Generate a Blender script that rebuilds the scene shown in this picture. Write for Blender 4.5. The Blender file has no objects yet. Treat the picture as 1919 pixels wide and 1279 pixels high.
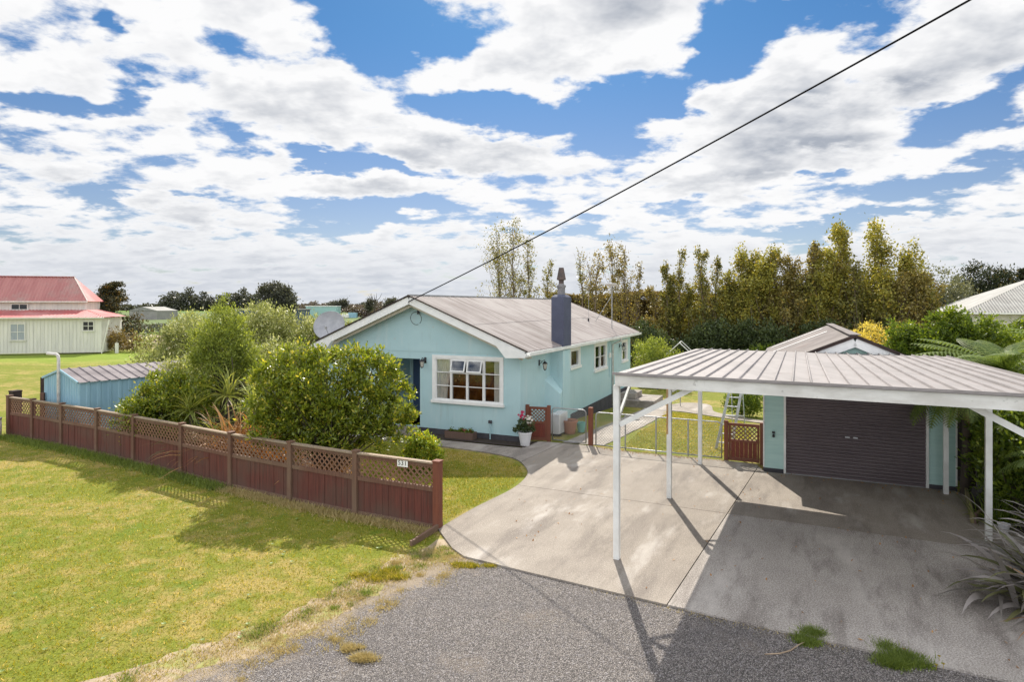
import bpy, bmesh, math, random
import numpy as np
from mathutils import Vector, Matrix
R = math.radians
random.seed(7)
rng = np.random.default_rng(11)
scene = bpy.context.scene

# ------------------------------------------------------------------ camera
cam = bpy.data.objects.new('camera', bpy.data.cameras.new('camera'))
scene.collection.objects.link(cam)
scene.camera = cam
cam.location = (0, 0, 4.0)
cam.rotation_euler = (R(90), 0, 0)
cam.data.sensor_width = 36
cam.data.lens = 1140 / 1919 * 36
cam.data.shift_y = -(573 - 639.5) / 1919 * -1
cam.data.clip_end = 3000
# ------------------------------------------------------------------ colour management
scene.view_settings.view_transform = 'Standard'
scene.view_settings.look = 'None'
scene.view_settings.gamma = 1
scene.view_settings.exposure = 0.34
# ------------------------------------------------------------------ sun
SUN_EL, SUN_AZ = 43.4, 1.5          # azimuth measured from +Y towards +X
sl = bpy.data.lights.new('sun', 'SUN')
sl.energy = 4.8
sl.angle = R(0.5)
sl.color = (1.0, 0.93, 0.82)
sun = bpy.data.objects.new('sun', sl)
scene.collection.objects.link(sun)
sd = Vector((math.sin(R(SUN_AZ)) * math.cos(R(SUN_EL)), math.cos(R(SUN_AZ)) * math.cos(R(SUN_EL)), math.sin(R(SUN_EL))))
sun.rotation_euler = sd.to_track_quat('Z', 'Y').to_euler()
sun.location = (0, 0, 30)


# ------------------------------------------------------------------ node helper
class NT:
    def __init__(s, tree):
        s.t = tree; s.n = tree.nodes; s.l = tree.links

    def put(s, sock, v):
        if isinstance(v, bpy.types.NodeSocket): s.l.new(v, sock)
        elif v is not None:
            if sock.type == 'RGBA' and len(v) == 3: v = (*v, 1)
            sock.default_value = v

    def math(s, op, a, b=None, c=None, clamp=False):
        n = s.n.new('ShaderNodeMath'); n.operation = op; n.use_clamp = clamp
        for i, v in enumerate((a, b, c)):
            if v is not None: s.put(n.inputs[i], v)
        return n.outputs[0]

    def noise(s, vec, scale, detail=4, rough=.55, dist=0.0, out=0, lac=2.0):
        n = s.n.new('ShaderNodeTexNoise')
        s.put(n.inputs['Vector'], vec); n.inputs['Scale'].default_value = scale
        n.inputs['Detail'].default_value = detail; n.inputs['Roughness'].default_value = rough
        n.inputs['Distortion'].default_value = dist; n.inputs['Lacunarity'].default_value = lac
        return n.outputs[out]

    def voro(s, vec, scale, feat='F1', out='Distance'):
        n = s.n.new('ShaderNodeTexVoronoi'); n.feature = feat
        s.put(n.inputs['Vector'], vec); n.inputs['Scale'].default_value = scale
        return n.outputs[out]

    def mapr(s, v, a, b, c=0.0, d=1.0, smooth=True):
        n = s.n.new('ShaderNodeMapRange'); n.interpolation_type = 'SMOOTHSTEP' if smooth else 'LINEAR'
        s.put(n.inputs[0], v)
        for i, x in enumerate((a, b, c, d)): s.put(n.inputs[i + 1], x)
        return n.outputs[0]

    def mix(s, f, a, b, mode='MIX'):
        n = s.n.new('ShaderNodeMix'); n.data_type = 'RGBA'; n.blend_type = mode
        s.put(n.inputs[0], f); s.put(n.inputs[6], a); s.put(n.inputs[7], b)
        return n.outputs[2]

    def mapping(s, vec, scale=(1, 1, 1), rot=(0, 0, 0), loc=(0, 0, 0)):
        n = s.n.new('ShaderNodeMapping'); s.put(n.inputs[0], vec)
        n.inputs['Scale'].default_value = scale; n.inputs['Rotation'].default_value = rot
        n.inputs['Location'].default_value = loc
        return n.outputs[0]

    def sep(s, v):
        n = s.n.new('ShaderNodeSeparateXYZ'); s.put(n.inputs[0], v); return n.outputs

    def comb(s, x, y, z):
        n = s.n.new('ShaderNodeCombineXYZ')
        for i, v in enumerate((x, y, z)): s.put(n.inputs[i], v)
        return n.outputs[0]

    def bump(s, h, strength=.3, dist=.01):
        n = s.n.new('ShaderNodeBump'); s.put(n.inputs['Height'], h)
        n.inputs['Strength'].default_value = strength; n.inputs['Distance'].default_value = dist
        return n.outputs[0]


# ------------------------------------------------------------------ sky
world = bpy.data.worlds.new('World'); scene.world = world; world.use_nodes = True
world.cycles.sampling_method = 'MANUAL'; world.cycles.sample_map_resolution = 256
W = NT(world.node_tree); W.n.clear()
sky = W.n.new('ShaderNodeTexSky'); sky.sky_type = 'NISHITA'; sky.sun_disc = False
sky.sun_elevation = R(SUN_EL); sky.sun_rotation = R(SUN_AZ)
sky.air_density = 1.0; sky.dust_density = .3; sky.ozone_density = 2.0
tc = W.n.new('ShaderNodeTexCoord')
dx, dy, dz = W.sep(tc.outputs['Generated'])
az = W.math('ARCTAN2', dx, dy)
el = W.math('ARCSINE', dz)
elc = W.math('MAXIMUM', dz, 0.0)
den = W.math('ADD', elc, 0.20)
pxx = W.math('DIVIDE', dx, den); pyy = W.math('DIVIDE', dy, den)
plane = W.comb(pxx, pyy, 0.0)
toward = W.comb(W.math('MULTIPLY', pxx, .955), W.math('MULTIPLY', pyy, .955), 0.0)
wn = W.noise(plane, 2.6, 5, .6, out=1)
wx, wy, wz = W.sep(wn)
azw = W.math('MULTIPLY_ADD', W.math('SUBTRACT', wx, .5), .20, az)
elw = W.math('MULTIPLY_ADD', W.math('SUBTRACT', wy, .5), .13, el)


def pe(px, py):
    a = math.atan((px - 959.5) / 1140)
    return a, math.atan((573 - py) / 1140 * math.cos(a))


azel = W.comb(azw, elw, 0.0)


def blob(px, py, rx, ry, amp, tilt=0):
    """soft ellipse of cloud cover (or of a gap) at a bearing and height in the sky"""
    a0, e0 = pe(px, py)
    n = W.n.new('ShaderNodeMapping'); n.vector_type = 'TEXTURE'
    W.put(n.inputs['Vector'], azel)
    n.inputs['Location'].default_value = (a0, e0, 0); n.inputs['Rotation'].default_value = (0, 0, R(tilt))
    n.inputs['Scale'].default_value = (rx / 1140 * math.cos(a0) ** 2, ry / 1140 * math.cos(a0), 1)
    dt = W.n.new('ShaderNodeVectorMath'); dt.operation = 'LENGTH'; W.put(dt.inputs[0], n.outputs[0])
    return W.mapr(dt.outputs['Value'], .15, 2.2, amp, 0.0)


def summed(lst):
    s_ = None
    for b in lst:
        g = blob(*b)
        s_ = g if s_ is None else W.math('ADD', s_, g)
    return s_


GAPS = [(690, 60, 70, 50, .50, -20), (830, 75, 110, 34, .40, 0), (870, 212, 150, 26, .42, -3), (1090, 200, 150, 50, .55, 12),
        (1375, 75, 62, 52, .50, 40), (1500, 25, 130, 26, .36, 0), (1000, 110, 60, 30, .25, 0),
        (230, 175, 36, 26, .42, 0), (80, 190, 110, 15, .42, 0), (40, 262, 60, 12, .26, 0), (195, 40, 16, 22, .3, 0),
        (600, 300, 150, 14, .46, -8), (1175, 285, 80, 34, .50, 0), (640, 425, 60, 24, .36, 0), (700, 392, 130, 18, .36, 0), (690, 270, 40, 26, .4, 0), (820, 325, 90, 12, .3, 0), (380, 372, 60, 7, .26, 0), (210, 372, 60, 6, .2, 0),
        (1840, 205, 100, 26, .50, 14), (1760, 345, 150, 20, .50, 6), (1650, 235, 60, 14, .28, 8), (1490, 335, 60, 9, .25, 0),
        (1240, 190, 50, 30, .30, 0), (1560, 425, 130, 13, .50, 3), (1250, 395, 60, 16, .34, 0), (1100, 430, 80, 10, .3, 0), (430, 455, 90, 5, .12, 0)]
LIFT = [(930, 275, 190, 40, .42, 0), (1000, 30, 160, 60, .16, 0), (1160, 60, 150, 70, .42, 15), (560, 200, 190, 60, .26, 0), (930, 135, 120, 30, .42, 5),
        (200, 250, 300, 60, .10, 0), (1640, 170, 280, 90, .30, 14), (640, 350, 180, 28, .30, 0), (1330, 215, 90, 40, .22, 10),
        (1400, 300, 220, 36, .22, 8), (480, 10, 80, 30, .3, 0)]
DARK = [(1680, 165, 260, 60, .75, 16), (1500, 215, 90, 30, .4, 12), (130, 330, 150, 22, .95, 0), (380, 400, 130, 28, .65, 0), (930, 290, 130, 20, .55, 0),
        (690, 358, 70, 14, .35, 0), (1080, 330, 90, 14, .25, 0), (1460, 320, 170, 20, .42, 8), (80, 60, 120, 40, .28, 0), (520, 110, 120, 30, .22, 0),
        (350, 160, 200, 30, .2, 0), (60, 440, 300, 30, .35, 0), (520, 520, 500, 26, .50, 0), (1200, 20, 110, 20, .3, 0), (800, 20, 60, 14, .3, 0), (1720, 460, 250, 26, .3, 0), (840, 440, 120, 20, .35, 0)]


def dens(vec, det=8):
    big = W.noise(W.mapping(vec, (1, 1.0, 1), loc=(3.1, 1.7, 0)), 1.5, 2, .5)
    fine = W.noise(W.mapping(vec, (1, 1.1, 1), loc=(7.3, 2.2, 4.0)), 5.2, det, .57, .10)
    return W.math('ADD', W.math('MULTIPLY', big, .35), W.math('MULTIPLY', fine, 1.60))


gaps = summed(GAPS); lift = summed(LIFT)
n0 = dens(plane); n1 = dens(toward, 4)
bias = W.math('ADD', W.math('MULTIPLY', W.math('SUBTRACT', lift, W.math('MULTIPLY', gaps, 1.0)), 1.0), -.195)
hor = W.mapr(el, 0.20, 0.03, 0.0, .20)
d = W.math('ADD', W.math('ADD', n0, bias), hor)
wisp = W.noise(W.mapping(plane, (1, 1.3, 1), loc=(2, 9, 1)), 9.0, 8, .68, .5)
dw = W.math('MULTIPLY_ADD', W.math('SUBTRACT', wisp, .5), .22, d)
cov = W.mapr(dw, .59, .85)
rel = W.math('MULTIPLY', W.math('SUBTRACT', n1, n0), W.mapr(el, .04, .30, .6, 1.5))
dark = summed(DARK)
thick = W.mapr(d, .80, 1.35)
soft = W.noise(W.mapping(plane, (1, 1.6, 1), loc=(1.3, 6.2, 4.0)), 2.6, 6, .55)
grey = W.math('ADD', W.math('ADD', W.math('MULTIPLY', thick, .36), rel), W.math('MULTIPLY', dark, W.mapr(soft, .25, .68, .25, .85)))
grey = W.math('MULTIPLY', grey, W.mapr(d, .72, 1.08), clamp=True)
ccol = W.mix(grey, (.775, .775, .78), (.33, .36, .415))
ccol = W.mix(W.mapr(el, .15, .0, 0, .55), ccol, (.44, .48, .55))
# out-of-view clouds, behind the viewer and overhead, brightened to add fill light
cloud_fill = W.math('ADD', W.mapr(dy, .35, -.45, 0, .75), W.mapr(dz, .52, .80, 0, .25))
bgc = W.n.new('ShaderNodeBackground'); W.put(bgc.inputs[0], ccol); W.put(bgc.inputs[1], W.math('ADD', cloud_fill, 1.0))
bgs = W.n.new('ShaderNodeBackground')
tint = W.mix(1.0, sky.outputs[0], W.mix(W.mapr(el, .10, .45), (.50, .50, .56), (.24, .46, .63)), 'MULTIPLY')
W.put(bgs.inputs[0], tint); bgs.inputs[1].default_value = .115
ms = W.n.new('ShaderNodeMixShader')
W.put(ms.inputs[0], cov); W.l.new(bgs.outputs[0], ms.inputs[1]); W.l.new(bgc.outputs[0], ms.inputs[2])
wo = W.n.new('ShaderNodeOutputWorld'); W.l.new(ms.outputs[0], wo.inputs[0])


# ------------------------------------------------------------------ terrain and materials
def th(x, y):
    s_ = (x - .24) * .413 + (y - 17.61) * .911
    return -.07 * min(max(s_ - 3, 0), 10)


def th_np(x, y):
    s_ = (x - .24) * .413 + (y - 17.61) * .911
    return -.07 * np.clip(s_ - 3, 0, 10)


MATS = {}


def newmat(name):
    m = bpy.data.materials.new(name); m.use_nodes = True
    t = NT(m.node_tree)
    b = m.node_tree.nodes['Principled BSDF']
    tcn = t.n.new('ShaderNodeTexCoord')
    MATS[name] = m
    return m, t, b, tcn.outputs['Object']


def pm(name, c1, c2=None, scale=3, rough=.6, bump=0, bscale=40, metal=0, stretch=(1, 1, 1), lo=.35, hi=.65, c3=None, s3=.6, lo3=.55, hi3=.75, spec=.4, detail=6, bdist=.005):
    m, t, b, co = newmat(name)
    col = c1
    v = t.mapping(co, stretch)
    if c2: col = t.mix(t.mapr(t.noise(v, scale, detail, .6), lo, hi), c1, c2)
    if c3: col = t.mix(t.mapr(t.noise(t.mapping(co, loc=(3, 9, 2)), s3, 7, .65), lo3, hi3), col, c3)
    t.put(b.inputs['Base Color'], col)
    b.inputs['Roughness'].default_value = rough; b.inputs['Metallic'].default_value = metal
    b.inputs['Specular IOR Level'].default_value = spec
    if bump:
        t.put(b.inputs['Normal'], t.bump(t.noise(v, bscale, 4, .6), bump, bdist))
    return m


pm('white_paint', (.82, .83, .81), (.70, .705, .68), 2.5, .5, c3=(.40, .39, .34), s3=4, lo3=.62, hi3=.82)
pm('beam_paint', (.80, .80, .765), (.64, .63, .59), 2.0, .55, stretch=(1, 1, 3), c3=(.20, .20, .17), s3=5, lo3=.60, hi3=.78)
pm('trim_white', (.88, .88, .87), (.80, .81, .80), 3, .4)
pm('cream_trim', (.60, .56, .46), (.50, .47, .38), 3, .6)
pm('dark_metal', (.03, .03, .035), None, rough=.4)
pm('galv', (.45, .46, .47), (.33, .33, .34), 8, .45, metal=.6)
pm('white_pipe', (.72, .70, .68), (.55, .52, .50), 9, .45)
pm('foundation', (.075, .072, .082), (.05, .05, .058), 3, .85, .3, 60)
pm('chimney_paint', (.085, .095, .145), (.07, .078, .12), 2, .75, .5, 50, c3=(.16, .17, .20), s3=9, lo3=.68, hi3=.8)
pm('clay', (.13, .095, .085), (.09, .075, .07), 6, .85, .4, 30)
pm('cement', (.26, .25, .25), (.17, .17, .18), 6, .9, .4, 30)
pm('terracotta', (.42, .20, .12), (.34, .16, .10), 8, .7)
pm('white_plastic', (.74, .74, .76), (.68, .68, .7), 4, .35)
pm('green_plastic', (.16, .42, .36), None, rough=.4)
pm('soil', (.055, .04, .03), (.03, .022, .018), 14, .95, .8, 40)
pm('bark', (.10, .08, .062), (.055, .045, .036), 5, .9, .8, 20, stretch=(1, 1, .2))
pm('bark_pale', (.24, .185, .14), (.13, .10, .08), 4, .9, .6, 20, stretch=(1, 1, .2))
pm('darkwood', (.055, .035, .03), (.03, .02, .018), 4, .8)
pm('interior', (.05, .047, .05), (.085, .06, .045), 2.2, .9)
pm('curtain', (.92, .90, .85), (.70, .68, .64), 12, .9, stretch=(6, 6, .3))
pm('teal_weatherboard', (.46, .66, .62), (.40, .60, .57), 3, .55, stretch=(.4, 1, 6))
pm('garage_roof', (.25, .225, .215), (.18, .16, .155), 1.5, .8, spec=.15, c3=(.20, .16, .15), s3=.9)
pm('skylight', (.55, .55, .56), None, rough=.5)
pm('rollerdoor', (.155, .125, .132), (.125, .10, .107), 1.0, .42, stretch=(.3, 1, 1))
pm('alu', (.55, .56, .58), (.45, .46, .48), 4, .4, metal=.3)
pm('mossy_timber', (.26, .24, .10), (.15, .11, .07), 5, .9, .5, 30, stretch=(1, .3, 1))
pm('flower_red', (.55, .02, .10), (.40, .01, .07), 10, .6)
pm('flower_white', (.8, .76, .70), None, rough=.6)
pm('shed_blue', (.30, .50, .62), (.25, .43, .55), 3, .45, stretch=(1, 1, .2))
pm('shed_roof', (.27, .235, .24), (.16, .135, .14), 1.6, .45)
pm('barn_white', (.76, .745, .69), (.65, .64, .60), 1.2, .7, stretch=(3, 3, .25), c3=(.30, .30, .26), s3=.8, lo3=.66, hi3=.8)
pm('barn_red', (.50, .115, .115), (.42, .13, .13), .6, .5, stretch=(3, .4, .4), c3=(.56, .26, .25), s3=.35, lo3=.45, hi3=.7)
pm('barn_red_faded', (.46, .20, .19), (.40, .16, .155), .6, .5, stretch=(3, .4, .4), c3=(.40, .24, .22), s3=.35, lo3=.5, hi3=.7)
pm('far_building', (.35, .34, .32), (.28, .27, .26), .5, .7)
pm('far_blue', (.05, .09, .18), None, rough=.5)
pm('far_green', (.32, .52, .50), None, rough=.5)
pm('neigh_roof', (.30, .30, .28), (.22, .215, .20), 1.2, .6, c3=(.36, .33, .30), s3=.6)
pm('number_black', (.02, .02, .02), None, rough=.5)
pm('twig', (.42, .32, .22), (.3, .22, .15), 9, .8)
pm('lamp_glass', (.7, .68, .6), None, rough=.2)


def house_paint():
    m, t, b, co = newmat('house_paint')
    n1 = t.mapr(t.noise(co, .8, 5, .6), .3, .7)
    col = t.mix(n1, (.47, .655, .69), (.42, .61, .65))
    st = t.mapr(t.noise(t.mapping(co, (2.4, 2.4, .35)), 1.4, 6, .65), .54, .74, 0, .7)
    col = t.mix(st, col, (.56, .68, .70))
    x, y, z = t.sep(co)
    low = t.mapr(t.math('ADD', z, t.math('MULTIPLY', t.noise(t.mapping(co, (1.2, 1.2, .8)), 1.6, 5, .6), 1.1)), 1.2, .55, 0, .5)
    col = t.mix(low, col, (.38, .60, .66))
    gr = t.mapr(t.noise(t.mapping(co, (5, 5, .5), (0, 0, 0), (3, 3, 3)), 1.6, 6, .7), .56, .72, 0, .35)
    col = t.mix(gr, col, (.30, .42, .42))
    sp = t.mapr(t.noise(co, 7, 3, .5), .68, .74, 0, .5)
    col = t.mix(sp, col, (.50, .50, .48))
    t.put(b.inputs['Base Color'], col); b.inputs['Roughness'].default_value = .62; b.inputs['Specular IOR Level'].default_value = .3
    t.put(b.inputs['Normal'], t.bump(t.noise(co, 35, 5, .65), .35, .006))


house_paint()


def roof_mat():
    m, t, b, co = newmat('roof_iron')
    # local x runs down the slope, y along the ridge
    v = t.mapping(co, (.22, 5.0, .22))
    n = t.noise(v, 1.9, 6, .68)
    col = t.mix(t.mapr(n, .34, .66), (.36, .325, .315), (.20, .17, .16))
    big_ = t.noise(co, .55, 5, .6)
    col = t.mix(t.mapr(big_, .42, .68, 0, .75), col, (.38, .35, .335))
    rust = t.mapr(t.noise(t.mapping(co, (.5, 3.0, .5)), 1.2, 6, .7), .60, .76, 0, .7)
    col = t.mix(rust, col, (.17, .115, .09))
    t.put(b.inputs['Base Color'], col); b.inputs['Roughness'].default_value = .75; b.inputs['Specular IOR Level'].default_value = .2


roof_mat()


def carport_mat():
    m, t, b, co = newmat('carport_iron')
    n = t.noise(t.mapping(co, (2.5, .4, 1)), 1.5, 6, .65)
    col = t.mix(t.mapr(n, .35, .65), (.32, .295, .29), (.265, .245, .24))
    st = t.mapr(t.noise(t.mapping(co, (1.2, 2.2, 1), loc=(4, 2, 0)), 1.1, 6, .7), .56, .72, 0, .65)
    col = t.mix(st, col, (.18, .155, .145))
    t.put(b.inputs['Base Color'], col); b.inputs['Roughness'].default_value = .6; b.inputs['Specular IOR Level'].default_value = .25


carport_mat()


def wood_mat(name, c1, c2, c3):
    m, t, b, co = newmat(name)
    n = t.noise(t.mapping(co, (22, 22, 1.2)), 1.3, 6, .65)
    col = t.mix(t.mapr(n, .32, .68), c1, c2)
    x, y, z = t.sep(co)
    dirt = t.mapr(t.math('ADD', z, t.math('MULTIPLY', t.noise(t.mapping(co, (3, 3, 1)), 1.5, 6, .7), .55)), .62, .20, 0, .7)
    col = t.mix(dirt, col, c3)
    pat = t.mapr(t.noise(co, .9, 5, .6), .42, .68, 0, .55)
    col = t.mix(pat, col, c3)
    t.put(b.inputs['Base Color'], col); b.inputs['Roughness'].default_value = .75
    t.put(b.inputs['Normal'], t.bump(n, .4, .004))


wood_mat('fence_board', (.155, .042, .030), (.085, .028, .021), (.105, .065, .048))
wood_mat('fence_rail', (.175, .085, .055), (.115, .055, .038), (.20, .14, .095))
wood_mat('fence_top', (.36, .27, .19), (.25, .18, .125), (.28, .24, .19))
wood_mat('lattice_wood', (.235, .12, .070), (.17, .085, .052), (.18, .12, .08))
wood_mat('gate_red', (.205, .045, .025), (.15, .032, .020), (.16, .05, .032))
wood_mat('post_red', (.21, .065, .035), (.15, .045, .025), (.19, .08, .05))
wood_mat('planter_wood', (.17, .10, .075), (.12, .07, .055), (.13, .09, .07))


def glass_mat():
    m = bpy.data.materials.new('window_glass'); m.use_nodes = True; t = NT(m.node_tree); t.n.clear()
    MATS['window_glass'] = m
    g = t.n.new('ShaderNodeBsdfGlossy'); g.inputs['Roughness'].default_value = .02; g.inputs['Color'].default_value = (.9, .93, .95, 1)
    tr = t.n.new('ShaderNodeBsdfTransparent'); tr.inputs[0].default_value = (.75, .78, .78, 1)
    fr = t.n.new('ShaderNodeFresnel'); fr.inputs[0].default_value = 1.5
    f = t.math('ADD', t.math('MULTIPLY', fr.outputs[0], 1.6), .10, clamp=True)
    mx = t.n.new('ShaderNodeMixShader'); t.put(mx.inputs[0], f); t.l.new(tr.outputs[0], mx.inputs[1]); t.l.new(g.outputs[0], mx.inputs[2])
    o = t.n.new('ShaderNodeOutputMaterial'); t.l.new(mx.outputs[0], o.inputs[0])


glass_mat()


def leaf_mat(name, ca, cb, trans=.45, tint=None, rough=.45, cs=.9, cc=None, gloss=.35):
    m = bpy.data.materials.new(name); m.use_nodes = True; t = NT(m.node_tree); MATS[name] = m
    b = m.node_tree.nodes['Principled BSDF']; out = m.node_tree.nodes['Material Output']
    at = t.n.new('ShaderNodeAttribute'); at.attribute_name = 'rnd'
    tcn = t.n.new('ShaderNodeTexCoord')
    v = t.math('ADD', t.math('MULTIPLY', at.outputs['Fac'], .65), t.math('MULTIPLY', t.noise(tcn.outputs['Object'], cs, 3, .5), .5))
    col = t.mix(t.mapr(v, .2, .9, smooth=False), ca, cb)
    if cc: col = t.mix(t.mapr(at.outputs['Fac'], .90, .93), col, cc)
    t.put(b.inputs['Base Color'], col); b.inputs['Roughness'].default_value = rough; b.inputs['Specular IOR Level'].default_value = gloss
    tr = t.n.new('ShaderNodeBsdfTranslucent')
    t.put(tr.inputs[0], t.mix(1.0, col, tint or (1.5, 1.35, .6), 'MULTIPLY'))
    mx = t.n.new('ShaderNodeMixShader'); mx.inputs[0].default_value = trans
    t.l.new(b.outputs[0], mx.inputs[1]); t.l.new(tr.outputs[0], mx.inputs[2]); t.l.new(mx.outputs[0], out.inputs[0])
    return m


leaf_mat('leaf_glossy', (.060, .10, .014), (.33, .40, .045), .42, cc=(.55, .50, .08), gloss=.6, rough=.35, cs=1.2)
leaf_mat('leaf_lemon', (.14, .22, .02), (.44, .52, .07), .42, cc=(.6, .5, .06), gloss=.5)
leaf_mat('leaf_olearia', (.13, .165, .04), (.52, .54, .22), .35, tint=(1.3, 1.25, .8), cs=1.6, cc=(.80, .78, .52))
leaf_mat('leaf_thin', (.075, .12, .025), (.40, .47, .10), .42, cs=1.6)
leaf_mat('leaf_poplar', (.13, .11, .04), (.38, .33, .11), .38, tint=(1.25, 1.1, .6), cc=(.42, .31, .08))
leaf_mat('leaf_poplar_green', (.09, .10, .03), (.34, .33, .10), .42, tint=(1.4, 1.2, .5), cc=(.42, .33, .08))
leaf_mat('leaf_autumn', (.13, .135, .025), (.50, .47, .11), .42, tint=(1.2, 1.1, .5), cc=(.52, .40, .08))
leaf_mat('leaf_dark', (.03, .05, .022), (.12, .155, .06), .22, cs=.7)
leaf_mat('leaf_hedge', (.11, .085, .035), (.29, .22, .08), .3, cs=.6)
leaf_mat('leaf_conifer', (.020, .032, .018), (.06, .075, .035), .15, cs=.4, cc=(.16, .12, .03))
leaf_mat('leaf_cypress', (.020, .032, .018), (.12, .10, .035), .15, cs=.25, cc=(.26, .17, .03))
leaf_mat('leaf_far', (.05, .055, .045), (.12, .125, .095), .2, cs=.1)
leaf_mat('leaf_far_brown', (.10, .08, .07), (.17, .14, .12), .2, cs=.1)
leaf_mat('leaf_grey', (.09, .105, .07), (.24, .25, .16), .3, cs=.4)
leaf_mat('leaf_yellow', (.42, .34, .05), (.80, .70, .20), .45, tint=(1.2, 1.05, .5), cs=1.0)
leaf_mat('leaf_bright', (.045, .095, .012), (.22, .29, .035), .45, cs=.8, gloss=.5)
leaf_mat('leaf_fern', (.085, .145, .03), (.25, .32, .09), .42, tint=(1.3, 1.25, .6), cs=2)
leaf_mat('leaf_fern_dry', (.22, .10, .04), (.40, .20, .08), .3, tint=(1.2, 1, .8))
leaf_mat('leaf_sword', (.18, .24, .05), (.48, .50, .16), .42, cs=1.5)
leaf_mat('leaf_flax', (.13, .118, .105), (.43, .39, .38), .22, tint=(1.1, 1.1, .9), cs=2, gloss=.6, rough=.35)
leaf_mat('leaf_flax_green', (.11, .12, .05), (.27, .27, .13), .3, tint=(1.2, 1.2, .7), cs=2, gloss=.5)
leaf_mat('leaf_dead', (.30, .14, .05), (.60, .36, .16), .35, tint=(1.2, 1, .7))
leaf_mat('leaf_rust', (.22, .09, .02), (.48, .24, .05), .4, tint=(1.3, 1, .5))
leaf_mat('blade_green', (.125, .165, .012), (.45, .38, .05), .48, cs=.42, cc=(.68, .54, .24))
leaf_mat('blade_dry', (.36, .30, .13), (.60, .50, .26), .4, tint=(1.1, 1, .7), cs=.5)
leaf_mat('blade_lush', (.085, .135, .028), (.27, .35, .085), .45, cs=1.5)


def grass_mat(name, field=False):
    m, t, b, co = newmat(name)
    n1 = t.noise(co, .42 if not field else .10, 5, .6)
    n2 = t.noise(co, 2.6 if not field else .8, 6, .65)
    n3 = t.noise(co, 42 if not field else 9, 4, .7)
    n4 = t.noise(t.mapping(co, (1, 3.5, 1), (0, 0, .35)), 9, 5, .7)
    v = t.math('ADD', t.math('MULTIPLY', n1, .55), t.math('MULTIPLY', n2, .55))
    base = t.mix(t.mapr(v, .49, .66), (.20, .225, .018), (.46, .335, .12))
    base = t.mix(t.mapr(n4, .40, .70, 0, .55), base, (.27, .29, .055))
    base = t.mix(t.mapr(n3, .32, .58, .70, 0), base, (.05, .065, .012))
    n8 = t.noise(co, 14, 5, .7)
    base = t.mix(t.mapr(n8, .34, .52, .5, 0), base, (.075, .10, .014))
    base = t.mix(t.mapr(n3, .58, .74, 0, .6), base, (.55, .45, .24))
    n5 = t.noise(t.mapping(co, loc=(5, 8, 0)), 1.3, 4, .6)
    base = t.mix(t.mapr(n5, .56, .66, 0, .55), base, (.11, .18, .018))
    n6 = t.noise(t.mapping(co, loc=(15, 3, 0)), 5.5, 5, .7)
    base = t.mix(t.mapr(n6, .60, .70, 0, .5), base, (.46, .35, .18))
    if field:
        x, y, z = t.sep(co)
        yy = t.math('ADD', y, t.math('MULTIPLY', t.math('SUBTRACT', n1, .5), 12))
        lush = t.math('MULTIPLY', t.mapr(yy, 46, 55), t.mapr(yy, 72, 62))
        base = t.mix(t.math('MULTIPLY', lush, .65), base, (.20, .30, .035))
        far = t.mapr(y, 85, 100)
        base = t.mix(far, base, (.13, .21, .045))
    t.put(b.inputs['Base Color'], base)
    b.inputs['Roughness'].default_value = .9; b.inputs['Specular IOR Level'].default_value = .15
    t.put(b.inputs['Normal'], t.bump(t.math('ADD', n3, t.math('MULTIPLY', n4, .6)), .8, .02))
    return m


grass_mat('lawn'); grass_mat('field', True)
pm('tan_dirt', (.36, .29, .19), (.27, .21, .13), 1.5, .95)
pm('green_paddock', (.095, .135, .04), (.13, .175, .05), .2, .95)


def concrete_mat(name, base, alt, stain, k=1.0):
    m, t, b, co = newmat(name)
    n1 = t.noise(co, .9, 7, .62)
    col = t.mix(t.mapr(n1, .34, .64), base, alt)
    cr = t.mapping(co, rot=(0, 0, R(27.5)))       # y now runs along the drive
    n2 = t.noise(t.mapping(cr, (1.2, .30, 1)), 1.5, 6, .68)
    col = t.mix(t.mapr(n2, .47, .66, 0, .85), col, stain)
    n7 = t.noise(t.mapping(cr, (1.1, .14, 1), loc=(2, 6, 0)), 1.3, 4, .55)
    col = t.mix(t.mapr(n7, .54, .68, 0, .6 * k), col, stain)
    sp = t.noise(co, 55, 4, .75)
    col = t.mix(t.mapr(sp, .36, .60, .42 * k, 0), col, (.12, .11, .10))
    col = t.mix(t.mapr(sp, .52, .72, 0, .42 * k), col, (.78, .74, .70))
    lp = t.mapr(t.noise(t.mapping(cr, (1.3, .40, 1), loc=(9, 3, 0)), 1.0, 5, .6), .52, .72, 0, .5)
    col = t.mix(lp, col, (.60, .56, .52))
    sp2 = t.voro(co, 5.5)
    col = t.mix(t.mapr(sp2, .035, .055, .6, 0), col, (.12, .11, .10))
    t.put(b.inputs['Base Color'], col); b.inputs['Roughness'].default_value = .82; b.inputs['Specular IOR Level'].default_value = .25
    t.put(b.inputs['Normal'], t.bump(sp, .45, .006))
    return m


concrete_mat('concrete_drive', (.355, .31, .262), (.29, .25, .21), (.20, .17, .145))
concrete_mat('concrete_rough', (.52, .475, .435), (.42, .38, .345), (.23, .20, .18), 1.6)
concrete_mat('concrete_path', (.42, .37, .325), (.30, .265, .235), (.20, .175, .155))


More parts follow.
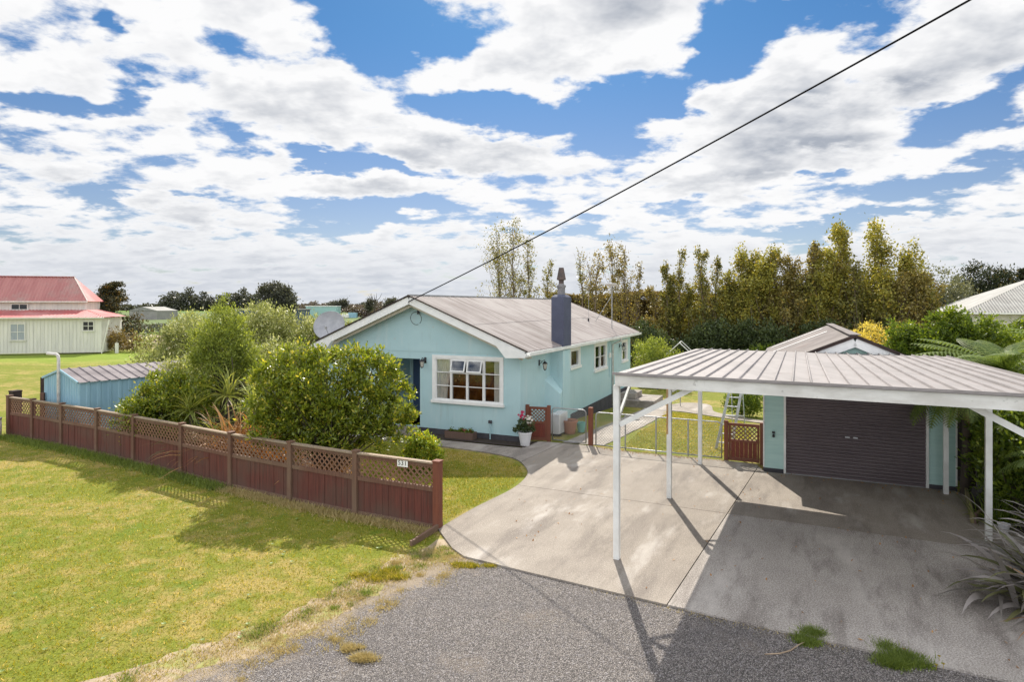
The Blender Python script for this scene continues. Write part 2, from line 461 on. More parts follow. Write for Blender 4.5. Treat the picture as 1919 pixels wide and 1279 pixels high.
def gravel_mat():
    m, t, b, co = newmat('gravel')
    c = t.voro(co, 78, 'F1', 'Color'); dd = t.voro(co, 78)
    r_, g_, b_ = t.sep(c)
    col = t.mix(r_, (.085, .075, .070), (.46, .41, .38))
    col = t.mix(t.mapr(t.noise(co, 5.5, 5, .7), .40, .66, 0, .38), col, (.15, .135, .125))
    col = t.mix(t.mapr(t.noise(t.mapping(co, loc=(4, 4, 0)), 2.2, 6, .7), .52, .72, 0, .35), col, (.50, .44, .39))
    col = t.mix(t.mapr(g_, .82, .86, 0, .7), col, (.62, .57, .53))
    col = t.mix(t.mapr(dd, .38, .62, 0, .8), col, (.045, .04, .038))
    n = t.noise(co, 1.0, 6, .65)
    x, y, z = t.sep(co)
    n3 = t.noise(co, 2.4, 6, .7)
    dl = t.math('ADD', t.math('MULTIPLY', t.math('ADD', x, 3.6), .752), t.math('MULTIPLY', t.math('ADD', y, -6.46), -.659))     # metres from the lawn edge
    dd2 = t.math('ADD', dl, t.math('MULTIPLY', t.math('SUBTRACT', n3, .5), 2.2))
    col = t.mix(t.mapr(dd2, .55, .05, 0, .85), col, (.42, .335, .24))
    col = t.mix(t.mapr(n, .54, .70, 0, .35), col, (.33, .27, .21))
    n2 = t.noise(t.mapping(co, (.5, 1.4, 1), (0, 0, .3)), .8, 5, .6)
    col = t.mix(t.mapr(n2, .45, .70, 0, .4), col, (.12, .11, .115))
    t.put(b.inputs['Base Color'], col); b.inputs['Roughness'].default_value = .85
    h = t.math('SUBTRACT', 1.0, dd)
    t.put(b.inputs['Normal'], t.bump(t.math('ADD', h, t.math('MULTIPLY', t.noise(co, 25, 2), .8)), 1.0, .02))


gravel_mat()
pm('dirt_edge', (.42, .335, .235), (.30, .235, .15), 5, .95, .6, 60, c3=(.30, .30, .10), s3=2.2, lo3=.5, hi3=.62)


# ------------------------------------------------------------------ object helpers
def tag(o, label=None, cat=None, group=None, kind=None):
    if label: o['label'] = label
    if cat: o['category'] = cat
    if group: o['group'] = group
    if kind: o['kind'] = kind
    return o


def thing(name, label, cat, loc=(0, 0, 0), rz=0.0, group=None):
    o = bpy.data.objects.new(name, None)
    o.empty_display_size = .2
    scene.collection.objects.link(o)
    o.location = loc; o.rotation_euler = (0, 0, rz)
    tag(o, label, cat, group)
    return o


class MB:
    def __init__(s): s.v = []; s.f = []; s.sm = False

    def add(s, vs, fs):
        k = len(s.v); s.v += [tuple(v) for v in vs]; s.f += [tuple(i + k for i in f) for f in fs]; return s

    def box(s, a, b, M=None):
        (x0, y0, z0), (x1, y1, z1) = a, b
        vs = [(x0, y0, z0), (x1, y0, z0), (x1, y1, z0), (x0, y1, z0), (x0, y0, z1), (x1, y0, z1), (x1, y1, z1), (x0, y1, z1)]
        if M is not None: vs = [M @ Vector(v) for v in vs]
        return s.add(vs, [(0, 3, 2, 1), (4, 5, 6, 7), (0, 1, 5, 4), (1, 2, 6, 5), (2, 3, 7, 6), (3, 0, 4, 7)])

    def bar(s, p, q, w, h, up=(0, 0, 1)):
        p, q = Vector(p), Vector(q); d = (q - p); L = d.length; d.normalize()
        up = Vector(up)
        if abs(d.dot(up)) > .98: up = Vector((1, 0, 0))
        x = d.cross(up).normalized(); z = x.cross(d).normalized()
        vs = []
        for t in (0, L):
            for a, b in ((-1, -1), (1, -1), (1, 1), (-1, 1)):
                vs.append(p + d * t + x * a * w / 2 + z * b * h / 2)
        return s.add(vs, [(0, 1, 2, 3), (7, 6, 5, 4), (0, 4, 5, 1), (1, 5, 6, 2), (2, 6, 7, 3), (3, 7, 4, 0)])

    def tube(s, pts, rad, n=8, caps=True):
        pts = [Vector(p) for p in pts]
        if not hasattr(rad, '__len__'): rad = [rad] * len(pts)
        k = len(s.v); prev = None
        for i, p in enumerate(pts):
            d = (pts[min(i + 1, len(pts) - 1)] - pts[max(i - 1, 0)]).normalized()
            if prev is None:
                x = d.cross(Vector((0, 0, 1)) if abs(d.z) < .9 else Vector((1, 0, 0))).normalized()
            else:
                x = (prev - d * prev.dot(d)).normalized()
            prev = x; y = d.cross(x)
            for j in range(n):
                a = 2 * math.pi * j / n
                s.v.append(tuple(p + (x * math.cos(a) + y * math.sin(a)) * rad[i]))
        for i in range(len(pts) - 1):
            for j in range(n):
                a = k + i * n + j; b = k + i * n + (j + 1) % n
                s.f.append((a, b, b + n, a + n))
        if caps:
            s.f.append(tuple(k + j for j in reversed(range(n))))
            s.f.append(tuple(k + (len(pts) - 1) * n + j for j in range(n)))
        return s

    def lathe(s, prof, c=(0, 0, 0), n=20):
        k = len(s.v)
        for r, z in prof:
            for j in range(n):
                a = 2 * math.pi * j / n
                s.v.append((c[0] + r * math.cos(a), c[1] + r * math.sin(a), c[2] + z))
        for i in range(len(prof) - 1):
            for j in range(n):
                a = k + i * n + j; b = k + i * n + (j + 1) % n
                s.f.append((a, b, b + n, a + n))
        return s

    def prism(s, poly, z0, z1):
        n = len(poly)
        vs = [(x, y, z0) for x, y in poly] + [(x, y, z1) for x, y in poly]
        fs = [tuple(reversed(range(n))), tuple(range(n, 2 * n))] + [(i, (i + 1) % n, n + (i + 1) % n, n + i) for i in range(n)]
        return s.add(vs, fs)

    def build(s, name, mat, parent=None, world=False, smooth=False, bevel=0, **kw):
        vs = s.v
        if world and parent is not None:
            Mi = (Matrix.Translation(parent.location) @ Matrix.Rotation(parent.rotation_euler.z, 4, 'Z')).inverted()
            vs = [Mi @ Vector(v) for v in vs]
        me = bpy.data.meshes.new(name)
        me.from_pydata([tuple(v) for v in vs], [], s.f); me.update()
        bm = bmesh.new(); bm.from_mesh(me); bmesh.ops.recalc_face_normals(bm, faces=bm.faces)
        bm.to_mesh(me); bm.free()
        if smooth: me.polygons.foreach_set('use_smooth', [True] * len(me.polygons))
        me.materials.append(MATS[mat])
        o = bpy.data.objects.new(name, me); scene.collection.objects.link(o)
        if parent is not None: o.parent = parent
        if bevel:
            bv = o.modifiers.new('bevel', 'BEVEL'); bv.width = bevel; bv.segments = 2; bv.limit_method = 'ANGLE'
        tag(o, **kw)
        return o


def np_mesh(name, verts, quads, mat, parent=None, rnd=None, nv=4, **kw):
    """verts (N*nv,3); one polygon of nv corners after another unless quads is given"""
    me = bpy.data.meshes.new(name)
    n = len(verts)
    me.vertices.add(n); me.vertices.foreach_set('co', np.asarray(verts, dtype=np.float32).ravel())
    if quads is None:
        idx = np.arange(n, dtype=np.int32); nf = n // nv
    else:
        idx = np.asarray(quads, dtype=np.int32).ravel(); nf = len(idx) // nv
    me.loops.add(len(idx)); me.loops.foreach_set('vertex_index', idx)
    me.polygons.add(nf)
    me.polygons.foreach_set('loop_start', np.arange(nf, dtype=np.int32) * nv)
    me.update(calc_edges=True); me.validate()
    if rnd is not None:
        a = me.attributes.new('rnd', 'FLOAT', 'POINT'); a.data.foreach_set('value', np.asarray(rnd, dtype=np.float32))
    me.materials.append(MATS[mat])
    o = bpy.data.objects.new(name, me); scene.collection.objects.link(o)
    if parent is not None: o.parent = parent
    tag(o, **kw)
    return o


def leaf_verts(c, L, Wd, up=.3, jit=.35, dirs=None, droop=None):
    """rhombic leaves at centres c"""
    n = len(c)
    t = rng.normal(size=(n, 3)) if dirs is None else dirs + rng.normal(size=(n, 3)) * .35
    if droop is not None: t[:, 2] -= droop
    t /= np.linalg.norm(t, axis=1)[:, None]
    nn = rng.normal(size=(n, 3)); nn[:, 2] = np.abs(nn[:, 2]) + up
    s_ = np.cross(nn, t); s_ /= np.linalg.norm(s_, axis=1)[:, None] + 1e-9
    k = 1 + jit * (rng.random((n, 1)) * 2 - 1)
    a = c + t * L * k / 2; b = c + s_ * Wd * k / 2; d_ = c - t * L * k / 2; e = c - s_ * Wd * k / 2
    v = np.stack([a, b, d_, e], 1).reshape(-1, 3)
    r = np.repeat(rng.random(n), 4)
    return v, r


def clump_points(lobes, nsub, per, sr, shell=.72, squash=1.0):
    """lobes: (x,y,z,rx,ry,rz). Sub-clumps sit in the outer part of each lobe, leaves gather round them"""
    lobes = np.array(lobes, float)
    vol = (lobes[:, 3] * lobes[:, 4] * lobes[:, 5]) ** .8
    which = rng.choice(len(lobes), nsub, p=vol / vol.sum())
    dr = rng.normal(size=(nsub, 3)); dr /= np.linalg.norm(dr, axis=1)[:, None]
    rr = shell + (1 - shell) * rng.random((nsub, 1)) * 1.25
    inner = rng.random((nsub, 1)) < .22
    rr = np.where(inner, rng.random((nsub, 1)) * shell, rr)
    sc = lobes[which, :3] + dr * lobes[which, 3:6] * rr
    ssz = sr * (0.6 + .9 * rng.random(nsub))
    k = rng.integers(0, nsub, nsub * per)
    off = rng.normal(size=(nsub * per, 3)) * ssz[k][:, None] * .62
    off[:, 2] *= squash
    return sc[k] + off, sc, off / (ssz[k][:, None] + 1e-6)


def skeleton(name, base, trunk_r, height, ends, mat, parent, lean=(0, 0), stems=1, nend=40):
    m = MB()
    ends = [Vector(e) for e in ends]
    for s_ in range(stems):
        a = random.uniform(0, 6.28)
        b = Vector((base[0] + (stems > 1) * .1 * math.cos(a), base[1] + (stems > 1) * .1 * math.sin(a), base[2]))
        top = b + Vector((lean[0] + random.uniform(-.1, .1) * height * (stems > 1) * 2.5, lean[1] + random.uniform(-.1, .1) * height * (stems > 1) * 2.5, height))
        pts = []; rs = []
        for i in range(7):
            t = i / 6
            p = b.lerp(top, t) + Vector((random.gauss(0, .02), random.gauss(0, .02), 0)) * height
            if i == 0: p = b
            pts.append(p); rs.append(trunk_r * (1 - .75 * t))
        m.tube(pts, rs, 8)
        for e in ends[s_::stems][:nend]:
            k = random.randint(1, 5)
            p0 = pts[k]
            mid = p0.lerp(e, .5) + Vector((random.gauss(0, .05), random.gauss(0, .05), .06)) * (e - p0).length
            r0 = rs[k] * .5
            m.tube([p0, p0.lerp(mid, .5), mid, mid.lerp(e, .55), e], [r0, r0 * .8, r0 * .6, r0 * .38, r0 * .15], 5, False)
    return m.build(name, mat, parent, smooth=True)


def bush(name, label, cat, loc, lobes, nsub, per, sr, L, Wd, lmat, trunk_r=.05, th_=1.0, stems=3, bark='bark', group=None, shell=.72, up=.3, nend=40, trunk='trunk', crown='crown', droop=None):
    z = loc[2] if len(loc) > 2 else th(loc[0], loc[1])
    t = thing(name, label, cat, (loc[0], loc[1], z), 0, group)
    p, sc, of_ = clump_points(lobes, nsub, per, sr, shell)
    p[:, 2] = np.maximum(p[:, 2], .04)
    of_[:, 2] += .55
    v, r = leaf_verts(p, L, Wd, up, droop=droop, dirs=of_ * .9)
    np_mesh(crown, v, None, lmat, t, r)
    if trunk_r:
        skeleton(trunk, (0, 0, -.05), trunk_r, th_, [tuple(x) for x in sc[:nend * stems]], bark, t, stems=stems, nend=nend)
    return t


# ------------------------------------------------------------------ ground
def grid_sheet(name, x0, x1, y0, y1, nx, ny, mat, kind='structure', dz=0.0, power=1.0):
    xs = np.linspace(x0, x1, nx); ys = y0 + (y1 - y0) * np.linspace(0, 1, ny) ** power
    X, Y = np.meshgrid(xs, ys); Z = th_np(X, Y) + dz
    v = np.stack([X, Y, Z], -1).reshape(-1, 3)
    i = np.arange(nx * ny).reshape(ny, nx)
    q = np.stack([i[:-1, :-1], i[:-1, 1:], i[1:, 1:], i[1:, :-1]], -1).reshape(-1, 4)
    return np_mesh(name, v, q, mat, kind=kind)


def densify(poly, step=.25, jit=0.0, skip=()):
    out = []
    n = len(poly)
    for i in range(n):
        a = Vector(poly[i]); b = Vector(poly[(i + 1) % n]); L = (b - a).length
        k = max(1, int(L / step))
        nrm = Vector((-(b - a).y, (b - a).x)).normalized()
        for j in range(k):
            p = a.lerp(b, j / k)
            if jit and i not in skip: p = p + nrm * random.gauss(0, jit)
            out.append((p.x, p.y))
    return out


def smooth_curve(pts, n=8):
    out = []
    P = [pts[0]] + list(pts) + [pts[-1]]
    for i in range(1, len(P) - 2):
        for k in range(n):
            t = k / n
            o = []
            for c in range(2):
                a, b, c_, d_ = P[i - 1][c], P[i][c], P[i + 1][c], P[i + 2][c]
                o.append(.5 * (2 * b + (c_ - a) * t + (2 * a - 5 * b + 4 * c_ - d_) * t * t + (3 * b - a - 3 * c_ + d_) * t ** 3))
            out.append(tuple(o))
    out.append(pts[-1]); return out


def sheet(name, poly, mat, dz, thick=0.0, kind='structure'):
    m = bmesh.new()
    vs = [m.verts.new((x, y, th(x, y) + dz)) for x, y in poly]
    es = [m.edges.new((vs[i], vs[(i + 1) % len(vs)])) for i in range(len(vs))]
    bmesh.ops.triangle_fill(m, edges=es, use_beauty=True)
    bmesh.ops.recalc_face_normals(m, faces=m.faces)
    for f in m.faces:
        if f.normal.z < 0: f.normal_flip()
    if thick:
        lo = [m.verts.new((v.co.x, v.co.y, v.co.z - thick)) for v in vs]
        for i in range(len(vs)):
            j = (i + 1) % len(vs)
            m.faces.new((vs[i], vs[j], lo[j], lo[i]))
    me = bpy.data.meshes.new(name); m.to_mesh(me); m.free()
    me.materials.append(MATS[mat])
    o = bpy.data.objects.new(name, me); scene.collection.objects.link(o)
    tag(o, kind=kind)
    return o


grid_sheet('ground', -32, 45, -12, 34, 155, 93, 'lawn')
# the wider country passes a little below the near ground
fx = np.concatenate([np.linspace(-1600, -80, 20), np.linspace(-76, 90, 90), np.linspace(100, 1600, 20)])
fy = np.concatenate([np.linspace(-14, 60, 60), 60 + 2400 * np.linspace(.01, 1, 60) ** 2])
FX, FY = np.meshgrid(fx, fy)
fi = np.arange(FX.size).reshape(FX.shape)
np_mesh('field', np.stack([FX, FY, th_np(FX, FY) - .05], -1).reshape(-1, 3),
        np.stack([fi[:-1, :-1], fi[:-1, 1:], fi[1:, 1:], fi[1:, :-1]], -1).reshape(-1, 4), 'field', kind='structure')
sheet('dirt_track', densify([(-90, 66), (-18, 66), (-14, 96), (-120, 96)], 8, .5), 'tan_dirt', .02)
sheet('paddock', [(-170, 112), (-20, 112), (-40, 215), (-260, 215)], 'green_paddock', .03)
sheet('far_paddock', [(-160, 225), (20, 225), (80, 420), (-400, 420)], 'green_paddock', .03)
sheet('farm_track', [(-140, 216), (-60, 216), (-60, 222), (-140, 222)], 'cement', .06)

# gravel road and dry verge
edge = smooth_curve([(-6.5, 4.0), (-3.60, 6.46), (-2.55, 7.35), (-1.95, 8.35), (-1.25, 9.35), (-.80, 9.66)], 10)
grv = [(x + random.gauss(0, .05), y + random.gauss(0, .05)) for x, y in edge]
rest = [(.32, 9.2), (2.03, 8.25), (3.77, 7.3), (5.32, 6.5), (9.0, 4.6), (9.0, -8), (-14, -8)]
sheet('gravel_road', grv + rest, 'gravel', .008)
ve = []
for x, y in edge: ve.append((x - .50 + random.gauss(0, .05), y + .36 + random.gauss(0, .05)))
sheet('verge', ve + [(-1.25, 10.45), (-.7, 10.1), (-.3, 9.6)] + [(.5, 9.0), (-6, 2)], 'dirt_edge', .004)

# driveway of concrete: slabs with open joints on a dark bed
DRIVE_L = smooth_curve([(-1.31, 10.80), (-.75, 11.9), (.02, 13.2), (.36, 14.3), (.28, 15.2), (-.02, 15.9), (-.87, 16.55), (-2.2, 17.25), (-4.4, 18.25)], 8)
front = [(5.45, 6.32), (3.77, 7.16), (2.05, 8.06), (.32, 9.00), (-.76, 9.62), (-.98, 9.95)]
house_edge = [(-6.2, 19.0), (-6.0, 19.55), (-2.9, 18.27), (.27, 16.93), (.52, 17.75), (1.0, 17.7), (2.2, 17.2), (3.33, 16.42), (5.44, 15.58), (6.1, 15.2)]
GPX = [(6.02, 14.5), (9.45, 13.0), (9.5, 12.2), (8.45, 9.6), (8.6, 7.5), (9.5, 4.4)]
bed = DRIVE_L + house_edge + GPX + [(9.4, 4.3)] + front
sheet('driveway_bed', bed, 'soil', .012)
C2 = [(-4.4, 18.25)]
u = Vector((.413, .911)); vv = Vector((.911, -.413))
CW = Vector((.24, 17.61))


def clip(poly, p, n, keep=1):
    """half plane clip"""
    out = []
    for i in range(len(poly)):
        a = Vector(poly[i]); b = Vector(poly[(i + 1) % len(poly)])
        da = (a - p).dot(n) * keep; db = (b - p).dot(n) * keep
        if da >= 0: out.append(tuple(a))
        if (da >= 0) != (db >= 0):
            t = da / (da - db); out.append(tuple(a.lerp(b, t)))
    return out


# joint lines: long one along the drive, cross joint, path joint
jl = Vector((2.05, 8.05)); jd = Vector((3.32, 5.73)).normalized(); jn = Vector((jd.y, -jd.x))
xj = Vector((3.85, 11.7)); xd = Vector((.905, -.42)).normalized(); xn = Vector((-xd.y, xd.x))
pj = Vector((.9, 16.4)); pn = Vector((.413, .911))
g_ = .008
slabs = []
left = clip(bed, jl - jn * g_, jn, -1); right = clip(bed, jl + jn * g_, jn, 1)
for side in (left, right):
    near = clip(side, xj - xn * g_, xn, -1); far = clip(side, xj + xn * g_, xn, 1)
    slabs += [near, far]
pp = Vector((.35, 15.5)); pnn = Vector((.56, -.83))
for i, s_ in enumerate(slabs):
    if len(s_) < 3: continue
    if i == 1:
        a = clip(s_, Vector((.1, 15.2)), Vector((.86, -.50)), 1); b = clip(s_, Vector((.1, 15.2)) - Vector((.86, -.5)) * .016, Vector((.86, -.50)), -1)
        sheet('driveway', a, 'concrete_drive', .035, .03)
        k = clip(b, Vector((-2.2, 17.2)), Vector((.911, -.413)), 1); l_ = clip(b, Vector((-2.215, 17.2)), Vector((.911, -.413)), -1)
        sheet('front_path', k, 'concrete_path', .035, .03); sheet('front_path', l_, 'concrete_path', .035, .03)
    else:
        sheet('driveway', s_, 'concrete_rough' if i == 2 else 'concrete_drive', .035, .03)

# back yard paths
side_path = smooth_curve([(2.6, 17.3), (4.0, 19.6), (5.6, 23.2), (6.9, 26.2), (7.6, 28.2)], 8)
L_ = side_path; w_ = []
for x, y in reversed(side_path): w_.append((x - 1.15, y + .35))
sheet('side_path', L_ + w_, 'concrete_path', .02)
yp = smooth_curve([(6.6, 26.0), (7.2, 25.6), (7.9, 24.4), (8.8, 22.9), (9.9, 21.6)], 6)
yq = smooth_curve([(11.0, 22.0), (9.6, 23.3), (8.9, 24.8), (8.7, 26.2), (9.3, 28.6), (8.4, 29.3), (7.4, 28.6)], 6)
sheet('yard_path', yp + yq, 'concrete_drive', .026)
sheet('garden_bed', [(-3.2, 18.42), (.35, 16.98), (.78, 17.72), (.24, 17.61), (-2.9, 19.04)], 'soil', .045)
sheet('garden_bed', [(-14, 19.2), (-11, 17.4), (-7.4, 15.0), (-3.2, 12.6), (-3.4, 14.0), (-5, 17.4), (-8.5, 21), (-13, 24)], 'soil', .004)


# ------------------------------------------------------------------ grass blades
def scatter_poly(poly, n):
    P = np.array(poly); lo, hi = P.min(0), P.max(0)
    pts = rng.random((int(n), 2)) * (hi - lo) + lo
    inside = np.zeros(len(pts), bool); j = len(P) - 1
    for i in range(len(P)):
        c = ((P[i, 1] > pts[:, 1]) != (P[j, 1] > pts[:, 1])) & (pts[:, 0] < (P[j, 0] - P[i, 0]) * (pts[:, 1] - P[i, 1]) / (P[j, 1] - P[i, 1] + 1e-12) + P[i, 0])
        inside ^= c; j = i
    return pts[inside]


def blades(name, pts, h, w, mat, label=None, kind='stuff', z=None, lean=.6, parent=None, cat=None):
    n = len(pts)
    if z is None: z = th_np(pts[:, 0], pts[:, 1])
    b = np.column_stack([pts, z - .004])
    a = rng.random(n) * 6.283
    s_ = np.column_stack([np.cos(a), np.sin(a), np.zeros(n)]) * (w * (.6 + .8 * rng.random((n, 1))))
    k = h * (.5 + rng.random((n, 1)))
    tip = b + np.column_stack([rng.normal(size=n) * lean, rng.normal(size=n) * lean, np.ones(n)]) * k
    v = np.stack([b - s_, b + s_, tip], 1).reshape(-1, 3)
    return np_mesh(name, v, None, mat, parent, np.repeat(rng.random(n), 3), nv=3, label=label, kind=kind, cat=cat)


SHEETS_NEAR = [(-6.5, 3.6), (-3.60, 6.66), (-2.7, 7.7), (-2.2, 8.7), (-1.6, 9.7), (-1.3, 10.5), (-3.1, 11.4), (-4.7, 12.2), (-7.9, 14.2), (-11.3, 16.3), (-15.6, 18.5), (-22, 22), (-22, 6), (-9, 3)]
pts = scatter_poly(SHEETS_NEAR, 330000)
pts = pts[rng.random(len(pts)) < np.clip(1.35 - pts[:, 1] / 17, .25, 1)]
blades('mown_grass', pts, .035, .006, 'blade_green', 'short mown grass with straw coloured patches in front of the brown fence', cat='grass')
pl = scatter_poly([(-1.35, 11.0), (-.8, 12.0), (-.05, 13.3), (.26, 14.3), (.2, 15.1), (-.1, 15.7), (-.95, 16.4), (-2.3, 17.1), (-4.5, 18.1), (-5.4, 17.0), (-4.4, 15.0), (-3.3, 12.3)], 60000)
blades('lawn_grass', pl, .035, .006, 'blade_green', 'clipped lawn between the brown fence and the curved front path', cat='grass')
yd = scatter_poly([(3.1, 17.1), (5.3, 16.1), (6.0, 16.0), (7.5, 19.0), (8.6, 22.4), (7.4, 25.0), (6.4, 25.6), (5.6, 22.8), (4.1, 19.4)], 50000)
blades('yard_grass', yd, .045, .008, 'blade_green', 'sunny green lawn behind the chain link fence', cat='grass')


def strip_points(line, n, sd_):
    line = np.array(line); k = rng.integers(0, len(line) - 1, n); t = rng.random((n, 1))
    return line[k] * (1 - t) + line[k + 1] * t + rng.normal(size=(n, 2)) * sd_


FENCE = [(-15.37, 18.61), (-14.21, 18.05), (-12.77, 17.27), (-11.19, 16.42), (-9.62, 15.50), (-7.83, 14.43), (-6.19, 13.41), (-4.54, 12.49), (-2.99, 11.66), (-1.33, 10.88)]
fl = np.array(FENCE) - np.array([.10, .20])
p1 = strip_points(fl[:7], 9000, .12)
blades('long_grass', p1, .10, .009, 'blade_lush', 'longer dark green grass along the foot of the brown fence', cat='grass')
p2 = strip_points(fl[6:], 5000, .10)
blades('dead_grass', p2, .07, .008, 'blade_dry', 'straw coloured dead grass along the foot of the fence near its numbered end', cat='grass')
p3 = np.concatenate([strip_points(np.array(edge)[3:] + [-.30, .22], 9000, .14), strip_points(np.array(edge) + [-.05, .02], 5000, .10)])
blades('verge_grass', p3, .035, .006, 'blade_dry', 'dry thin grass on the edge between lawn and gravel', cat='grass')
FENCE_R = [(2.35, 17.05), (3.33, 16.36), (4.29, 15.94), (5.44, 15.55)]
blades('fence_weeds', strip_points(FENCE_R, 2600, .05), .05, .01, 'blade_dry', 'dry grass and weeds under the chain link fence', cat='grass')
dj = strip_points([(1.1, 8.62), (2.05, 8.1), (2.6, 7.8), (3.3, 7.42), (3.9, 7.1)], 1500, .07)
blades('joint_weeds', dj, .025, .008, 'blade_dry', 'small mossy weeds along the front edge of the concrete', cat='grass')


def tuft(label, x, y, r, n, h, mat, sq=.5, group='grass tufts on the gravel'):
    t = thing('grass_tuft', label, 'grass tuft', (x, y, th(x, y) + .008), 0, group)
    k = rng.integers(0, 7, n); c = rng.normal(size=(7, 2)) * r * .55
    p = c[k] + rng.normal(size=(n, 2)) * r * .28; p[:, 1] *= sq
    blades('blades', p, h, .006, mat, kind=None, z=np.zeros(n), lean=.7, parent=t)
    return t


def GP(px, py, z=0.0):
    k = (4.0 - z) * 1140 / (py - 573)
    return ((px - 959.5) / 1140 * k, k)


tuft('bright green grass tuft growing at the driveway edge behind a dry twig', *GP(1520, 1200), .21, 3600, .05, 'blade_lush', .8)
tuft('big green grass tuft with yellow flowers at the bottom right driveway corner', *GP(1690, 1245), .26, 4600, .06, 'blade_lush', .8)
tuft('yellowish grass tuft alone on the gravel near the bottom edge', *GP(668, 1238), .17, 1300, .05, 'blade_dry')
tuft('pale dry grass tuft on the gravel just behind the lowest tuft', *GP(655, 1222), .12, 800, .045, 'blade_dry')
tuft('green and dry grass tuft at the corner where gravel meets concrete', *GP(882, 1062), .20, 1500, .04, 'blade_green')
tuft('green weed tuft in the dry verge right of the lawn edge', *GP(735, 1085), .30, 2000, .05, 'blade_green')
for k_, (px, py) in enumerate([(1760, 1247), (1768, 1262), (1755, 1264)]):
    x, y = GP(px, py)
    m = MB().lathe([(0, .0), (.012, .004), (.016, .012), (0, .013)], (0, 0, .05), 8); m.tube([(0, 0, 0), (0, 0, .05)], .003, 4)
    m.build('dandelion', 'leaf_yellow', smooth=True, label='tiny yellow flower, %s in the green tuft at the driveway corner' % ('topmost', 'rightmost', 'lowest left')[k_], cat='flower', group='yellow flowers by the driveway').location = (x, y, .04)
x, y = GP(1465, 1225)
tw = MB().tube([(-.22, -.06, .012), (-.05, -.06, .02), (.10, .0, .02), (.24, .10, .03), (.34, .16, .03)], [.006, .008, .008, .006, .004], 6)
o = tw.build('twig', 'twig', label='dry bent twig lying on gravel in front of a green tuft', cat='twig'); o.location = (x, y, .008)

# small flat weeds in the lawn, dead leaves on the concrete
wp = scatter_poly(SHEETS_NEAR, 900); n = len(wp); cz = .022
aa = (np.arange(7)[None] * .9 + rng.random((n, 1)) * 6).reshape(-1); cc_ = np.repeat(np.column_stack([wp, np.full(n, cz)]), 7, 0)
rr = np.repeat(.014 + .026 * rng.random(n), 7)[:, None]
dr_ = np.column_stack([np.cos(aa), np.sin(aa), np.full(len(aa), .35)]); sd_ = np.column_stack([-np.sin(aa), np.cos(aa), np.zeros(len(aa))])
wv = np.stack([cc_, cc_ + dr_ * rr * .6 + sd_ * rr * .28, cc_ + dr_ * rr, cc_ + dr_ * rr * .6 - sd_ * rr * .28], 1).reshape(-1, 3)
leaf_mat('leaf_weed', (.12, .20, .04), (.30, .38, .14), .3)
np_mesh('lawn_weeds', wv, None, 'leaf_weed', None, np.repeat(rng.random(n * 7), 4), label='small flat pale weeds scattered through the front lawn', cat='weeds', kind='stuff')
lp_ = np.concatenate([scatter_poly([(-.6, 9.9), (2, 8.3), (5.2, 6.6), (8, 6), (9, 12.6), (6.2, 14.4), (2.2, 17), (.6, 16), (.3, 13)], 260), strip_points([(6.2, 14.3), (9.4, 12.8)], 60, .12), strip_points([(8.3, 10), (7.2, 8.2), (6.6, 7)], 120, .25), strip_points([(2.3, 16.9), (5.4, 15.4)], 90, .12)])
v, r = leaf_verts(np.column_stack([lp_, np.full(len(lp_), .046)]), .05, .022, 6.0)
np_mesh('fallen_leaves', v, None, 'leaf_dead', None, r, label='small dead brown leaves scattered over the concrete driveway', cat='leaves', kind='stuff')
q_ = []
for k in range(34):
    c = np.array(edge[random.randrange(4, len(edge))]) + np.array([random.gauss(.05, .28), random.gauss(-.10, .22)])
    q_.append(c + rng.normal(size=(random.randint(60, 260), 2)) * random.uniform(.03, .10))
blades('verge_clumps', np.concatenate(q_), .04, .006, 'blade_dry', 'scattered dry and greenish grass clumps where the gravel meets the verge', cat='grass')
q_ = [np.array(edge[random.randrange(4, len(edge))]) + np.array([random.gauss(-.35, .2), random.gauss(.2, .15)]) + rng.normal(size=(random.randint(60, 220), 2)) * random.uniform(.03, .09) for k in range(30)]
blades('verge_clumps', np.concatenate(q_), .04, .006, 'blade_lush', 'fresh green grass clumps in the verge beside the lawn', cat='grass')

# loose stones on the gravel road: one mass
st = scatter_poly([(-3.4, 6.4), (-1.9, 8.0), (-.8, 9.5), (.3, 9.1), (2.0, 8.1), (3.8, 7.2), (5.3, 6.4), (5.3, 5.9), (-4, 5.9)], 26000)
n = len(st); sz = .004 + .009 * rng.random((n, 1)) ** 2
oct_ = np.array([(1, 0, 0), (0, 1, 0), (-1, 0, 0), (0, -1, 0), (0, 0, 1)], float)
vs = np.column_stack([st, np.full(n, .010)])[:, None, :] + (oct_[None] * (.6 + .8 * rng.random((n, 5, 1)))) * sz[:, None, :]
q = np.array([(0, 1, 4), (1, 2, 4), (2, 3, 4), (3, 0, 4)])
quads = (np.arange(n)[:, None, None] * 5 + q[None]).reshape(-1, 3)
pm('stone', (.40, .37, .36), (.16, .15, .155), 90, .8, lo=.4, hi=.6)
np_mesh('loose_stones', vs.reshape(-1, 3), quads, 'stone', nv=3, label='loose grey chip stones scattered over the gravel road', kind='stuff', cat='stones')

# ------------------------------------------------------------------ house
HA = math.atan2(-.413, .911)
HR = -HA
house = thing('house', 'pale blue single storey house with rusty iron gable roof and white window frames', 'house', (.24, 17.61, 0), HA)
LW = -7.08; DP = 13.5
RZ = 4.26; EZ = 2.66
SL = (RZ - EZ) / 3.94
FW = (-2.86, -.63, 1.10, 2.38)      # front window hole x0,x1,z0,z1
PO = (-4.95, -3.42, .22, 2.33)
SW = [(4.45, 5.42, 1.80, 2.38), (7.45, 9.05, 1.42, 2.36), (11.85, 12.72, 1.42, 2.28)]


